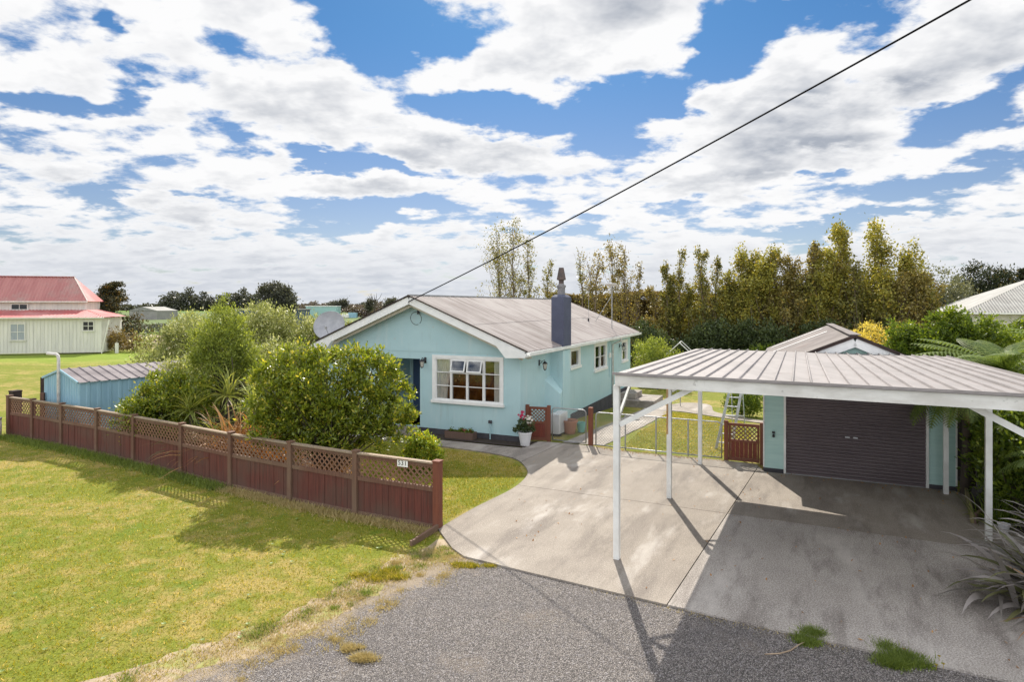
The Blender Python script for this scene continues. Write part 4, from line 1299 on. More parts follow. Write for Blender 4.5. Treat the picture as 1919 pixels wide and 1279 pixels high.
for i, (x, y) in enumerate(POSTS):
    m = MB(); Mx = Matrix.Translation((x, y, 0)) @ Matrix.Rotation(math.atan2(-.463, .886), 4, 'Z')
    m.box((-.045, -.045, 0), (.045, .045, CZ - (.176 if i in (0, 3) else .215)), Mx)
    m.build('post', 'white_paint', carport, world=True, label='white post with a rusty brown streak' if i == 1 else None)


def brace(p, q, w=.035, h=.08):
    MB().bar(p, q, w, h).build('brace', 'white_paint', carport, world=True)


P0 = Vector((1.64, 9.52, 0)); P3 = Vector((6.70, 7.05, 0)); P1 = Vector((3.24, 12.53, 0)); P4 = Vector((8.03, 10.25, 0))
brace(P0 + fdv * .05 + up_ * 2.14, P0 + fdv * 1.2 + up_ * 2.80)
brace(P0 + cpl * .05 + up_ * 2.20, P0 + cpl * .9 + up_ * 2.80, .035, .05)
brace(P1 + fdv * .05 + up_ * 2.25, P1 + fdv * .75 + up_ * 2.75); brace(P1 + cpl * .05 + up_ * 2.25, P1 + cpl * .6 + up_ * 2.7, .035, .05)
brace(P3 - fdv * .05 + up_ * 2.14, P3 - fdv * 1.2 + up_ * 2.80); brace(P3 + cpr * .05 + up_ * 2.2, P3 + cpr * .9 + up_ * 2.80, .035, .05)
pm('rust_streak', (.36, .17, .05), (.55, .42, .28), 9, .8, stretch=(1, 1, .2))
m = MB(); Mx = Matrix.Translation((3.24, 12.53, 0)) @ Matrix.Rotation(math.atan2(-.463, .886), 4, 'Z')
m.box((-.049, -.048, 1.35), (-.012, -.046, 2.3), Mx); m.build('rust_streak', 'rust_streak', carport, world=True)

# ------------------------------------------------------------------ garage
GO = (6.06, 14.60, 0)
garage = thing('garage', 'narrow pale green weatherboard garage with dark roller door behind the carport', 'garage', GO, HA)
GW, GL = 3.78, 8.6; gz = 2.38; gr = 3.30
m = MB()
for (a0, a1) in ((0, .42), (3.30, GW)):
    z = .12; 
    while z < 2.30:
        m.add([(a0, -.034, z), (a1, -.034, z), (a1, -.004, z + .155), (a0, -.004, z + .155), (a0, 0, z), (a1, 0, z)], [(0, 1, 2, 3), (0, 1, 5, 4)]); z += .155
z = .12
while z < 2.36:
    m.add([(-.022, 0, z), (-.022, GL, z), (-.004, GL, z + .155), (-.004, 0, z + .155), (0, 0, z), (0, GL, z)], [(0, 1, 2, 3), (0, 1, 5, 4)])
    m.add([(GW + .022, 0, z), (GW + .022, GL, z), (GW + .004, GL, z + .155), (GW + .004, 0, z + .155), (GW, 0, z), (GW, GL, z)], [(0, 1, 2, 3), (0, 1, 5, 4)])
    z += .155
m.add([(0, GL, 0), (GW, GL, 0), (GW, GL, 2.4), (GW / 2, GL, gr - .1), (0, GL, 2.4)], [(0, 1, 2, 3, 4)])
z = 2.30
while z < gr - .12:
    hw_ = min(GW / 2, (gr - .1 - z) / (gr - gz) * (GW / 2 + .2)); hw2 = min(GW / 2, (gr - .1 - z - .155) / (gr - gz) * (GW / 2 + .2))
    if hw2 < 0: hw2 = 0
    m.add([(GW / 2 - hw_, -.022, z), (GW / 2 + hw_, -.022, z), (GW / 2 + hw2, -.004, z + .155), (GW / 2 - hw2, -.004, z + .155)], [(0, 1, 2, 3)]); z += .155
m.build('wall', 'teal_weatherboard', garage)
m = MB(); m.box((-.03, -.03, -.1), (.42, .03, .13)); m.box((3.30, -.03, -.1), (GW + .03, .03, .13)); m.box((-.03, .03, -.9), (0.0, GL, .12)); m.box((GW, .03, -.9), (GW + .03, GL, .12))
m.build('foundation', 'foundation', garage)
m = MB(); m.box((.42, -.045, .0), (.47, .03, 2.32)); m.box((3.25, -.045, .0), (3.30, .03, 2.32)); m.box((.42, -.046, 2.321), (3.30, .03, 2.40)); m.box((-.03, -.04, .131), (.0, .02, 2.35)); m.box((GW, -.04, .131), (GW + .03, .02, 2.35))
m.build('door_frame', 'white_paint', garage)
m = MB(); n_ = 30; vs = []
for i in range(n_ * 4 + 1):
    z = .035 + 2.28 * i / (n_ * 4); d_ = (0, .004, .030, .026)[i % 4]
    for x in (.472, 3.248): vs.append((x, -.012 + d_, z))
m.add(vs, [(2 * i, 2 * i + 1, 2 * i + 3, 2 * i + 2) for i in range(n_ * 4)])
rd = m.build('roller_door', 'rollerdoor', garage)
m = MB(); m.box((1.70, -.04, .98), (1.79, -.014, 1.01)); m.box((1.86, -.04, .98), (1.95, -.014, 1.01)); m.build('handle', 'alu', rd)
MB().box((.472, -.03, .004), (3.248, -.005, .034)).build('bottom_rail', 'alu', rd)
MB().box((.48, .3, .0), (3.24, .35, 2.3)).build('backing', 'interior', garage)
glen = math.hypot(GW / 2 + .2, gr - gz)
gsr = Vector((GW / 2 + .2, 0, gz - gr)) / glen; gnr = Vector((gr - gz, 0, GW / 2 + .2)) / glen
gsl = Vector((-(GW / 2 + .2), 0, gz - gr)) / glen; gnl = Vector((-(gr - gz), 0, GW / 2 + .2)) / glen
gp = Vector((GW / 2, -.12, gr))
m = MB(); corr(m, gp, (0, 1, 0), GL + .6, gsr, glen, gnr, .14, .02); corr(m, gp, (0, 1, 0), GL + .6, gsl, glen, gnl, .14, .02)
gro = m.build('roof', 'garage_roof', garage, smooth=True)
for y0_ in (5.2, 7.9):
    m = MB(); corr(m, gp + Vector((0, y0_, .012)) + gsl * .3, (0, 1, 0), .30, gsl, glen - .5, gnl, .14, .02); m.build('roof_light', 'skylight', gro)
m = MB(); m.bar(gp + Vector((0, -.02, .04)), gp + Vector((0, GL + .62, .04)), .22, .02); m.build('ridge_cap', 'garage_roof', gro)
for s_, n_ in ((gsr, gnr), (gsl, gnl)): MB().bar(gp + Vector((0, -.03, .01)), gp + Vector((0, -.03, .01)) + s_ * glen, .05, .075, up=n_).build('roof_edge', 'darkwood', gro)
for s_, n_ in ((gsr, gnr), (gsl, gnl)): MB().bar(gp + Vector((0, -.01, -.125)), gp + Vector((0, -.01, -.125)) + s_ * (glen - .05), .03, .21, up=n_).build('barge_board', 'trim_white', garage)
m = MB().box((-.03, -.07, .95), (.03, 0, 1.0)); m.lathe([(0, -.04), (.025, -.04), (.03, .02), (0, .04)], (0, -.05, .9), 8)
t = thing('garage_lamp', 'small dark fitting on the green weatherboards left of the roller door', 'lamp', hw(0, 0, 0), HA)
t.location = (GO[0] + .911 * .20, GO[1] - .413 * .20, 0); m.build('body', 'dark_metal', t)

# ------------------------------------------------------------------ gates and wire fence
def tube_rect(m, p0, X, w, z0, z1, r=.018, rad=.10):
    X = Vector(X).normalized(); pts__ = []
    for cx, cz, a0 in ((w - rad, z1 - rad, 90), (rad, z1 - rad, 180)):
        pass
    P = []
    P.append(Vector(p0) + up_ * z0)
    for k in range(6):
        a = R(180 - 18 * k); P.append(Vector(p0) + X * (rad + rad * math.cos(a)) + up_ * (z1 - rad + rad * math.sin(a)))
    for k in range(6):
        a = R(90 - 18 * k); P.append(Vector(p0) + X * (w - rad + rad * math.cos(a)) + up_ * (z1 - rad + rad * math.sin(a)))
    P.append(Vector(p0) + X * w + up_ * z0)
    m.tube(P, r, 8); m.tube([P[0], P[-1]], r, 8)


def wire(m, p0, X, w, z0, z1, pitch=.06, r=.0034):
    X = Vector(X).normalized(); H_ = z1 - z0; p0 = Vector(p0) + up_ * z0
    for sg in (1, -1):
        c = -H_ if sg == 1 else 0
        while c < (w if sg == 1 else w + H_):
            h0 = max(0, -c) if sg == 1 else max(0, c - w); h1 = min(H_, w - c) if sg == 1 else min(H_, c)
            if h1 - h0 > .01: m.tube([p0 + X * (c + sg * h0) + up_ * h0, p0 + X * (c + sg * h1) + up_ * h1], r, 3, False)
            c += pitch * 1.41


def wire_gate(name, label, a, b, h, cat, group, posts=0, dbl=True):
    a = Vector((*a, 0)); b = Vector((*b, 0)); d_ = (b - a); L = d_.length; d_.normalize()
    t = thing(name, label, cat, a, 0, group)
    m = MB(); tube_rect(m, a, d_, L, .06, h); m.build('tube_frame', 'galv', t, world=True, smooth=True)
    m = MB(); wire(m, a + d_ * .02, d_, L - .04, .08, h - .03); m.build('wire_mesh', 'galv', t, world=True)
    for k in range(posts):
        p = a + d_ * L * (k + 1) / (posts + 1); MB().tube([p, p + up_ * (h + .02)], .02, 8).build('post', 'galv', t, world=True)
    return t


wire_gate('wire_gate', 'chain link gate with rounded tube frame in front of the terracotta pot', (1.18, 17.85), (2.12, 17.42), 1.0, 'gate', None)
wire_gate('wire_fence', 'long chain link fence with galvanised posts along the back lawn', (2.37, 17.18), (5.42, 15.72), .98, 'fence', None, posts=3)
t = thing('gate_post', 'red brown timber post between the wire gate and the wire fence', 'post', (2.24, 17.30, 0), HA); MB().box((-.06, -.06, 0), (.06, .06, 1.10)).build('shaft', 'post_red', t, bevel=.006)


def lattice_gate(label, a, b, h, group, posts=True):
    a = Vector((*a, 0)); b = Vector((*b, 0)); d_ = b - a; L = d_.length; d_.normalize()
    t = thing('lattice_gate', label, 'gate', a, 0, group)
    for p in (a, b): 
        Mx = Matrix.Translation(p) @ Matrix.Rotation(math.atan2(d_.y, d_.x), 4, 'Z'); MB().box((-.05, -.05, 0), (.05, .05, h + .05), Mx).build('post', 'post_red', t, world=True, bevel=.005)
    A = a + d_ * .055; w_ = L - .11
    m = MB(); m.bar(A + up_ * (h - .04), A + d_ * w_ + up_ * (h - .04), .05, .07); m.bar(A + up_ * (h * .55), A + d_ * w_ + up_ * (h * .55), .05, .06); m.bar(A + up_ * .08, A + d_ * w_ + up_ * .08, .05, .08)
    for q in (.03, w_ - .03):
        m.bar(A + d_ * q + up_ * .12, A + d_ * q + up_ * (h * .55 - .03), .045, .055, up=tuple(d_)); m.bar(A + d_ * q + up_ * (h * .55 + .03), A + d_ * q + up_ * (h - .075), .045, .055, up=tuple(d_))
    m.build('frame', 'post_red', t, world=True)
    m = MB(); lattice(m, A + d_ * .055 + up_ * (h * .55 + .03), d_, w_ - .11, h - .075 - h * .55 - .03, pitch=.105, sw=.026); m.build('lattice_panel', 'lattice_wood', t, world=True)
    m = MB(); nb = 6; bw = (w_ - .12) / nb
    for k in range(nb):
        Mx = Matrix.Translation(A + d_ * (.06 + (k + .5) * bw)) @ Matrix.Rotation(math.atan2(d_.y, d_.x), 4, 'Z'); m.box((-bw / 2 + .002, -.012, .125), (bw / 2 - .002, .012, h * .55 - .032), Mx)
    m.build('board_panel', 'gate_red', t, world=True)
    return t


lattice_gate('low red brown gate with lattice top beside the garage corner', (5.50, 15.62), (6.28, 15.28), 1.0, None)
lattice_gate('dark red gate leaf with lattice top standing open behind the white flower pot', (.46, 17.98), (1.08, 17.82), 1.02, None)

# ------------------------------------------------------------------ small things by the house
t = thing('flower_pot', 'white round pot of red and white flowers standing beside the gate leaf', 'flower pot', (.37, 17.22, .03))
m = MB().lathe([(0, 0), (.125, 0), (.19, .36), (.205, .36), (.205, .395), (.185, .395), (.175, .33), (0, .33)], (0, 0, 0), 24); m.build('pot', 'white_plastic', t, smooth=False)
MB().lathe([(0, .345), (.178, .34)], (0, 0, 0), 16).build('soil', 'soil', t)
p, sc, of_ = clump_points([(-.05, 0, .62, .15, .14, .18), (.08, .02, .58, .12, .12, .14), (-.22, 0, .50, .12, .08, .08), (.22, 0, .50, .08, .08, .08)], 40, 26, .05)
v, r = leaf_verts(p, .075, .035, .3); pm('leaf_pot', (.035, .065, .028), (.09, .14, .05), 30, .4)
np_mesh('foliage', v, None, 'leaf_dark', t, r)
m = MB()
for k in range(14): m.tube([(random.gauss(0, .05), random.gauss(0, .04), .33), (random.gauss(0, .1), random.gauss(0, .06), .7)], .005, 4)
m.build('stems', 'leaf_pot', t)
for cx, cz, mt, nm in ((-.10, .86, 'flower_red', 'flower'), (.10, .74, 'flower_white', 'flower')):
    for k in range(13):
        m = MB()
        c = Vector((cx + random.gauss(0, .055), random.gauss(-.03, .04), cz + random.gauss(0, .06)))
        for j in range(5):
            a = j * 1.2566 + k; pd = Vector((math.cos(a), random.gauss(-.2, .2), math.sin(a))); sd2 = Vector((-math.sin(a), 0, math.cos(a)))
            m.add([c, c + pd * .022 + sd2 * .014, c + pd * .042, c + pd * .022 - sd2 * .014], [(0, 1, 2, 3)])
        m.build(nm, mt, t)
pa, pb = Vector((-1.96, 18.33, .04)), Vector((-1.10, 17.94, .04)); pd = (pb - pa).normalized(); ang = math.atan2(pd.y, pd.x)
t = thing('planter_box', 'weathered timber planter box with small plants under the front window', 'planter', pa.lerp(pb, .5), ang)
L2 = (pb - pa).length / 2
m = MB()
for (a, b) in (((-L2, -.14), (L2, -.12)), ((-L2, .12), (L2, .14)), ((-L2, -.12), (-L2 + .02, .12)), ((L2 - .02, -.12), (L2, .12))): m.box((a[0], a[1], 0), (b[0], b[1], .21))
m.box((-L2 + .02, -.12, .02), (L2 - .02, .12, .04)); m.build('box', 'planter_wood', t)
MB().box((-L2 + .02, -.12, .041), (L2 - .02, .12, .18)).build('soil', 'soil', t)
p, sc, of_ = clump_points([(-.25, 0, .23, .14, .1, .07), (.0, 0, .22, .12, .1, .06), (.27, 0, .22, .13, .1, .07)], 50, 22, .035); v, r = leaf_verts(p, .045, .025); np_mesh('foliage', v, None, 'leaf_bright', t, r)
for k in range(9):
    m = MB(); c = Vector((random.uniform(.05, .38), random.uniform(-.1, .02), random.uniform(.25, .30)))
    for j in range(5):
        a = j * 1.2566; m.add([c, c + Vector((math.cos(a), -.2, math.sin(a))) * .02, c + Vector((math.cos(a + .6), 0, math.sin(a + .6))) * .024], [(0, 1, 2)])
    m.build('flower', 'flower_red', t)


def pot(label, x, y, r, h, mat, cat='pot'):
    z = th(x, y) + .02; t = thing('pot', label, cat, (x, y, z))
    MB().lathe([(0, 0), (r * .68, 0), (r * .95, h * .84), (r * 1.06, h * .85), (r * 1.06, h), (r * .95, h), (r * .88, h * .85), (0, h * .85)], (0, 0, 0), 22).build('pot', mat, t)
    MB().lathe([(0, h * .87), (r * .9, h * .865)], (0, 0, 0), 14).build('soil', 'soil', t); return t


pot('large terracotta pot behind the chain link gate', 1.80, 18.95, .24, .42, 'terracotta')
pot('small green plastic pot right of the terracotta pot', 2.18, 19.15, .15, .30, 'green_plastic')
t = thing('heat_pump', 'white outdoor heat pump unit against the side wall behind the gate leaf', 'heat pump', hw(.42, 1.65, .02), HA)
m = MB().box((.02, -.38, .06), (.32, .38, .66)); m.build('case', 'white_plastic', t, bevel=.012)
m = MB(); [m.box((.321, -.30 + .0, .12 + k * .045), (.329, .2, .13 + k * .045)) for k in range(11)]; m.build('grille', 'galv', t)
m = MB(); m.box((.0, -.3, 0), (.34, -.24, .059)); m.box((.0, .24, 0), (.34, .3, .059)); m.build('foot', 'dark_metal', t)
# ladder leaning on the garage side
la = Vector((6.22, 16.0, th(6.2, 16) + .02)); lb = Vector((6.36, 16.95, 1.9)); 
t = thing('ladder', 'white aluminium step ladder standing by the garage corner behind the gate', 'ladder', (6.2, 16.6, 0), HA)
m = MB()
for sx in (-.2, .2): m.bar((-.42 + sx, .1, -.02), (-.10 + sx * .75, .25, 1.72), .025, .07)
for k in range(6):
    q = .12 + k * .145; c0 = Vector((-.42, .1, -.02)).lerp(Vector((-.10, .25, 1.72)), q); w2 = .2 - .05 * q
    m.bar(c0 - Vector((w2, 0, 0)), c0 + Vector((w2, 0, 0)), .07, .022)
m.build('front_leg_frame', 'alu', t)
m = MB()
for sx in (-.18, .18): m.bar((-.05 + sx, .85, -.08), (-.08 + sx * .8, .30, 1.70), .022, .03)
m.bar((-.25, .5, .9), (.1, .5, .9), .02, .03); m.build('back_leg_frame', 'alu', t)

# ------------------------------------------------------------------ garden shed
SO = (-12.14, 17.3, 0)
a_ = Vector((-12.14, 17.22)); b_ = Vector((-11.22 + .0, 19.87))
shed = thing('garden_shed', 'light blue ribbed metal garden shed with grey gable roof behind the fence', 'shed', (-12.30, 17.55, 0), R(0))
A = Vector((-12.40, 17.45)); B = Vector((-14.42, 18.75)); C_ = Vector((-10.25, 20.55)); D_ = B + (C_ - A)


def ribbed(m, p, q, z0, z1a, z1b, pitch=.16, amp=.022, apex=None):
    p, q = Vector((*p, 0)), Vector((*q, 0)); d_ = (q - p); L = d_.length; d_.normalize(); n_ = Vector((d_.y, -d_.x, 0))
    xs = []
    k = 0
    while k * pitch < L:
        for t_, h in ((0, 0), (.55, 0), (.65, 1), (.9, 1)):
            if (k + t_) * pitch < L: xs.append(((k + t_) * pitch, h))
        k += 1
    xs.append((L, 0)); vs = []
    for x, h in xs:
        t_ = x / L
        zt = z1a + (z1b - z1a) * t_ if apex is None else (z1a + (apex - z1a) * (t_ * 2) if t_ < .5 else apex + (z1b - apex) * (t_ * 2 - 1))
        b0 = p + d_ * x + n_ * h * amp
        vs += [(b0.x, b0.y, z0), (b0.x, b0.y, zt)]
    m.add(vs, [(2 * i, 2 * i + 2, 2 * i + 3, 2 * i + 1) for i in range(len(xs) - 1)])


m = MB(); ribbed(m, B, A, 0, 1.78, 1.78, apex=2.08); ribbed(m, A, C_, 0, 1.78, 1.78, pitch=.28, amp=.015); ribbed(m, D_, B, 0, 1.78, 1.78); ribbed(m, C_, D_, 0, 1.78, 1.78, apex=2.08)
m.build('wall', 'shed_blue', shed, world=True)
m = MB(); mid0 = A.lerp(B, .5); mid1 = C_.lerp(D_, .5); ax_ = (C_ - A).normalized(); AL = (C_ - A).length
for E0, s0 in ((A, 1), (B, -1)):
    o0 = Vector((*mid0, 2.11)) - Vector((*ax_, 0)) * .04
    dn = Vector((*(E0 - mid0), -.30)); dn *= 1.07
    nn_ = dn.cross(Vector((*ax_, 0))); nn_ = nn_ if nn_.z > 0 else -nn_
    corr(m, o0, (*ax_, 0), AL + .08, dn.normalized(), dn.length, nn_.normalized(), .27, .028, trap=True)
m.build('roof', 'shed_roof', shed, world=True)
m = MB()
for E0 in (A, B):
    m.bar(Vector((*mid0, 2.085)) - Vector((*ax_, 0)) * .05, Vector((*E0, 1.785)) - Vector((*ax_, 0)) * .05, .03, .06)
m.bar(Vector((*A, 1.77)), Vector((*C_, 1.77)), .05, .05)
m.build('trim', 'shed_blue', shed, world=True)
t = thing('vent_pipe', 'white bent plastic vent pipe rising by the shed gable', 'vent pipe', (mid0.x - .05, mid0.y + .15, 0))
t.location = (mid0.x - .03, mid0.y - .07, 0)
MB().tube([(0, 0, 0), (0, 0, 2.42), (-.02, 0, 2.52), (-.09, 0, 2.56), (-.34, 0, 2.58)], .045, 10).build('pipe', 'white_pipe', t, smooth=True)
t = thing('wooden_post', 'dark brown plank standing behind the left corner of the blue shed', 'post', (-14.62, 19.0, 0)); MB().box((-.09, -.03, 0), (.09, .03, 1.75)).build('plank', 'darkwood', t)

# ------------------------------------------------------------------ plants
def sword_plant(name, label, cat, loc, n, L, w, mat, el=(20, 85), droop=.6, hh=0.0, group=None, az_=(0, 360), trunk=None, mats2=None, spread=.06, seg=7, part='leaves'):
    t = thing(name, label, cat, loc, 0, group)
    def mk(n, mat, part, el, L, droop, w):
        V = []; F = []; Rn = []
        for i in range(n):
            a = R(random.uniform(*az_)); e = R(random.uniform(*el)); l = L * random.uniform(.65, 1.1)
            d0 = Vector((math.cos(a), math.sin(a), 0)); sd2 = Vector((-math.sin(a), math.cos(a), 0))
            p = Vector((random.gauss(0, spread), random.gauss(0, spread), hh)); k0 = len(V); tw = random.gauss(0, .35); r_ = random.random()
            for j in range(seg + 1):
                t_ = j / seg
                ww = w * (.55 + .45 * min(1, t_ * 4)) * (1 - max(0, t_ - .35) / .65) ** .8 + .001
                s2 = (sd2 * math.cos(tw) + Vector((0, 0, 1)) * math.sin(tw))
                V += [tuple(p - s2 * ww / 2), tuple(p + s2 * ww / 2)]; Rn += [r_, r_]
                ee = e - droop * t_ * t_ * 2.0
                p = p + (d0 * math.cos(ee) + Vector((0, 0, 1)) * math.sin(ee)) * l / seg
                if p.z + loc[2] < .03: p.z = .03 - loc[2]
            F += [(k0 + 2 * j, k0 + 2 * j + 1, k0 + 2 * j + 3, k0 + 2 * j + 2) for j in range(seg)]
        np_mesh(part, np.array(V), np.array(F), mat, t, np.array(Rn))
    mk(n, mat, part, el, L, droop, w)
    if mats2:
        for (mt, nn_, pt, ee, LL, dd, ww) in mats2: mk(nn_, mt, pt, ee, LL, dd, ww)
    if trunk: MB().tube([(0, 0, -.05), (.02, 0, hh * .5), (0, 0, hh + .03)], [trunk, trunk * .8, trunk * .7], 8).build('trunk', 'bark', t, smooth=True)
    return t


# big glossy tree over the fence
bush('glossy_tree', 'big spreading glossy green tree leaning over the fence in front of the porch', 'tree', (-3.95, 13.35, 0),
     [(-.95, .1, 1.75, .62, .6, .55), (.35, .1, 1.85, .70, .7, .6), (-.35, -.15, 2.15, .6, .6, .55), (-1.25, .1, 2.3, .50, .5, .45), (.85, .15, 2.40, .60, .55, .50), (-.85, .2, 2.75, .45, .5, .38), (-.05, .1, 2.80, .42, .5, .36), (.15, 0, 1.3, .75, .6, .5), (1.30, .1, 1.85, .50, .5, .48), (1.1, .1, 1.25, .5, .45, .38), (-1.3, .0, 1.35, .48, .5, .42), (-1.65, .1, 1.85, .38, .4, .42), (.55, .15, 2.85, .34, .35, .26), (-.5, 0, 1.15, .6, .5, .4), (1.65, .1, 1.45, .26, .3, .24), (.9, .1, 2.85, .22, .25, .2)],
     780, 50, .105, .092, .040, 'leaf_glossy', .055, 1.5, 5, up=.7, nend=30, shell=.8)
bush('camellia_shrub', 'dense glossy dark green shrub leaning over the fence in front of the blue shed', 'shrub', (-9.35, 16.35, 0),
     [(0, 0, 1.15, .95, .7, .85), (-.65, .0, .95, .65, .55, .65), (.55, .2, 1.35, .75, .6, .75), (.1, -.1, 1.75, .6, .5, .5), (-.35, -.3, 1.2, .5, .5, .5), (.15, -.45, .75, .7, .4, .5)],
     420, 60, .125, .085, .038, 'leaf_glossy', .04, .9, 3, up=.9)
bush('lemon_shrub', 'small bright green shrub alone on the lawn right of the big tree', 'shrub', (-2.20, 14.6, 0),
     [(0, 0, .38, .48, .40, .34), (-.08, 0, .74, .30, .28, .28), (.14, 0, .60, .34, .28, .26), (-.22, 0, .3, .25, .25, .22), (.28, 0, .28, .22, .22, .2)], 220, 34, .07, .075, .038, 'leaf_lemon', .02, .4, 3, up=.4)
bush('slender_tree', 'slender upright tree with loose light green leaves and dark stems behind the palms', 'tree', (-8.35, 17.6, 0),
     [(0, 0, 2.3, .85, .7, .70), (-.1, 0, 3.0, .80, .65, .65), (0.05, 0, 3.55, .55, .50, .45), (.45, 0, 2.75, .6, .5, .6), (-.6, 0, 2.45, .45, .4, .45), (0.0, 0, 4.15, .14, .14, .30), (.62, .1, 2.3, .42, .35, .4)], 380, 62, .13, .075, .028, 'leaf_thin', .045, 2.6, 4, nend=22)
for args in [
    ('round silvery green shrub at the left of the hedge behind the shed', (-12.4, 23.4), [(0, 0, 1.6, 1.7, 1.2, 1.4), (-.9, 0, 2.2, 1.0, .9, 1.0), (.8, 0, 2.8, 1.2, .9, 1.0), (-1.3, 0, 1.3, 1.0, .8, 1.1), (.2, -.2, 1.0, 1.4, .9, 1.0), (0, 0, 2.9, .9, .8, .7)], 560),
    ('tall silvery green shrub behind the slender tree', (-10.0, 24.0), [(0, 0, 2.0, 1.6, 1.1, 1.6), (.2, 0, 3.2, 1.2, .9, .85), (-.7, 0, 2.9, 1.0, .8, .9), (.5, -.3, 1.0, 1.4, .9, 1.0), (.9, 0, 2.7, .9, .8, .9)], 560),
    ('silvery green shrub touching the satellite dish', (-8.0, 24.6), [(0, 0, 1.7, 1.4, 1.0, 1.5), (.55, 0, 2.75, 1.0, .8, .80), (-.6, 0, 2.6, 1.0, .8, .9), (1.2, 0, 2.3, .7, .6, .8), (1.0, 0, 1.2, .8, .8, 1.0)], 500),
    ('creamy tipped shrub in front of the silvery hedge beside the big tree', (-8.6, 21.0), [(0, 0, 1.4, 1.3, .9, 1.2), (.6, 0, 2.1, .9, .7, .8), (-.8, 0, 1.9, .8, .7, .9), (1.2, 0, 1.3, .8, .7, 1.0)], 420),
    ('low silvery shrub between the blue shed and the slender tree', (-10.6, 19.9), [(0, 0, 1.1, .9, .8, .9), (.5, 0, 1.7, .7, .6, .7), (-.5, 0, 1.5, .6, .6, .7)], 240)]:
    bush('silver_shrub', args[0], 'shrub', args[1], args[2], args[3], 62, .20, .10, .042, 'leaf_olearia', .05, 1.2, 3, group='silvery shrubs behind the garden', up=.4, nend=14)
sword_plant('cabbage_palm', 'fan leaved green palm beside the glossy shrub and above the fence', 'palm', (-8.45, 16.0, 0), 70, .85, .035, 'leaf_sword', (-25, 80), .45, 1.25, 'cabbage palms behind the fence', trunk=.06)
sword_plant('cabbage_palm', 'bright yellow green palm left of the big glossy tree', 'palm', (-6.65, 15.75, 0), 80, .95, .035, 'leaf_sword', (-20, 85), .45, 1.45, 'cabbage palms behind the fence', trunk=.06)
sword_plant('cabbage_palm', 'tall dark green palm nearest the slender tree', 'palm', (-7.75, 16.6, 0), 90, .95, .04, 'leaf_sword', (-25, 85), .5, 1.55, 'cabbage palms behind the fence', trunk=.06)
sword_plant('cabbage_palm', 'small low palm with drooping leaves between the two taller palms', 'palm', (-7.5, 15.3, 0), 60, .75, .03, 'leaf_sword', (-30, 70), .7, .8, 'cabbage palms behind the fence', trunk=.05)
for x, y, s_, mt, lb in ((-6.3, 14.9, .95, 'leaf_rust', 'orange brown flax clump behind the fence left of the big tree'), (-5.5, 14.4, .8, 'leaf_rust', 'rust coloured flax clump under the big glossy tree'),
                     (-7.0, 15.2, 1.0, 'leaf_dead', 'straw coloured dead leaves sprawling behind the fence below the palms'), (-7.9, 15.6, .9, 'leaf_flax_green', 'olive flax clump just behind the fence below the left palm'),
                     (-4.1, 13.3, .55, 'leaf_dead', 'dry straw clump under the big tree near the fence')):
    sword_plant('flax_clump', lb, 'flax', (x, y, 0), 150, s_ * 1.75, .05, mt, (30, 88), .75, 0, 'flax clumps behind the fence', mats2=[('leaf_dead', 60, 'dead_leaves', (10, 70), s_ * 1.5, .9, .04)], spread=.18)

# right side: flax, ferns, planter
fx, fy = 6.45, 7.55
fl_ = sword_plant('bronze_flax', 'large bronze grey flax with strap leaves arching over the driveway at the right edge', 'flax', (7.20, 7.85, 0), 150, 1.5, .10, 'leaf_flax', (18, 80), .62, 0, None, az_=(95, 300),
                  mats2=[('leaf_dead', 46, 'dead_leaves', (2, 18), 1.25, .3, .035), ('leaf_flax_green', 50, 'green_leaves', (10, 70), 1.4, .7, .085)], spread=.24, seg=9)
sword_plant('bronze_flax', 'second bronze flax clump behind the large one at the right edge', 'flax', (8.75, 9.2, 0), 100, 1.45, .09, 'leaf_flax', (20, 82), .6, 0, None, az_=(80, 300), spread=.2, seg=8)


def frond(V, F, Rn, base, az_, e0, L, droop, wmax, n=26, tw=0.0):
    d0 = Vector((math.cos(az_), math.sin(az_), 0)); sd2 = Vector((-math.sin(az_), math.cos(az_), 0))
    p = Vector(base); pts__ = [p.copy()]; dirs = []
    for j in range(n):
        t_ = j / n; e = e0 - droop * t_ * 1.7; dv = d0 * math.cos(e) + up_ * math.sin(e); dirs.append(dv)
        p = p + dv * L / n; pts__.append(p.copy())
    # rachis
    k0 = len(V); r_ = random.random() * .4
    for j, q in enumerate(pts__):
        ww = .012 * (1 - j / n) + .002; V += [tuple(q - sd2 * ww), tuple(q + sd2 * ww)]; Rn += [r_, r_]
    F += [(k0 + 2 * j, k0 + 2 * j + 1, k0 + 2 * j + 3, k0 + 2 * j + 2) for j in range(n)]
    for j in range(2, n):
        t_ = j / n; pl_ = wmax * math.sin(math.pi * min(1, .12 + t_ * .93)) ** .7
        for sg in (-1, 1):
            q = pts__[j]; dv = dirs[j - 1]; nrm = dv.cross(sd2)
            if nrm.z < 0: nrm = -nrm
            pdv = (sd2 * sg * .93 + dv * .38).normalized(); m_ = 9
            for i in range(m_):
                s_ = (i + .5) / m_; c = q + pdv * pl_ * s_ - up_ * (pl_ * .34 * s_ * s_) ; lw = pl_ / m_ * .62; ll = .055 * (1 - s_ * .75) * (wmax / .33)
                pd2 = (pdv - up_ * .68 * s_).normalized(); lt = (dv * 1.0 - up_ * .12).normalized()
                rr = random.random()
                k = len(V)
                V += [tuple(c - pd2 * lw), tuple(c + lt * ll + pd2 * lw * .4), tuple(c + pd2 * lw), tuple(c - lt * ll + pd2 * lw * .4)]; Rn += [rr] * 4
                F.append((k, k + 1, k + 2, k + 3))


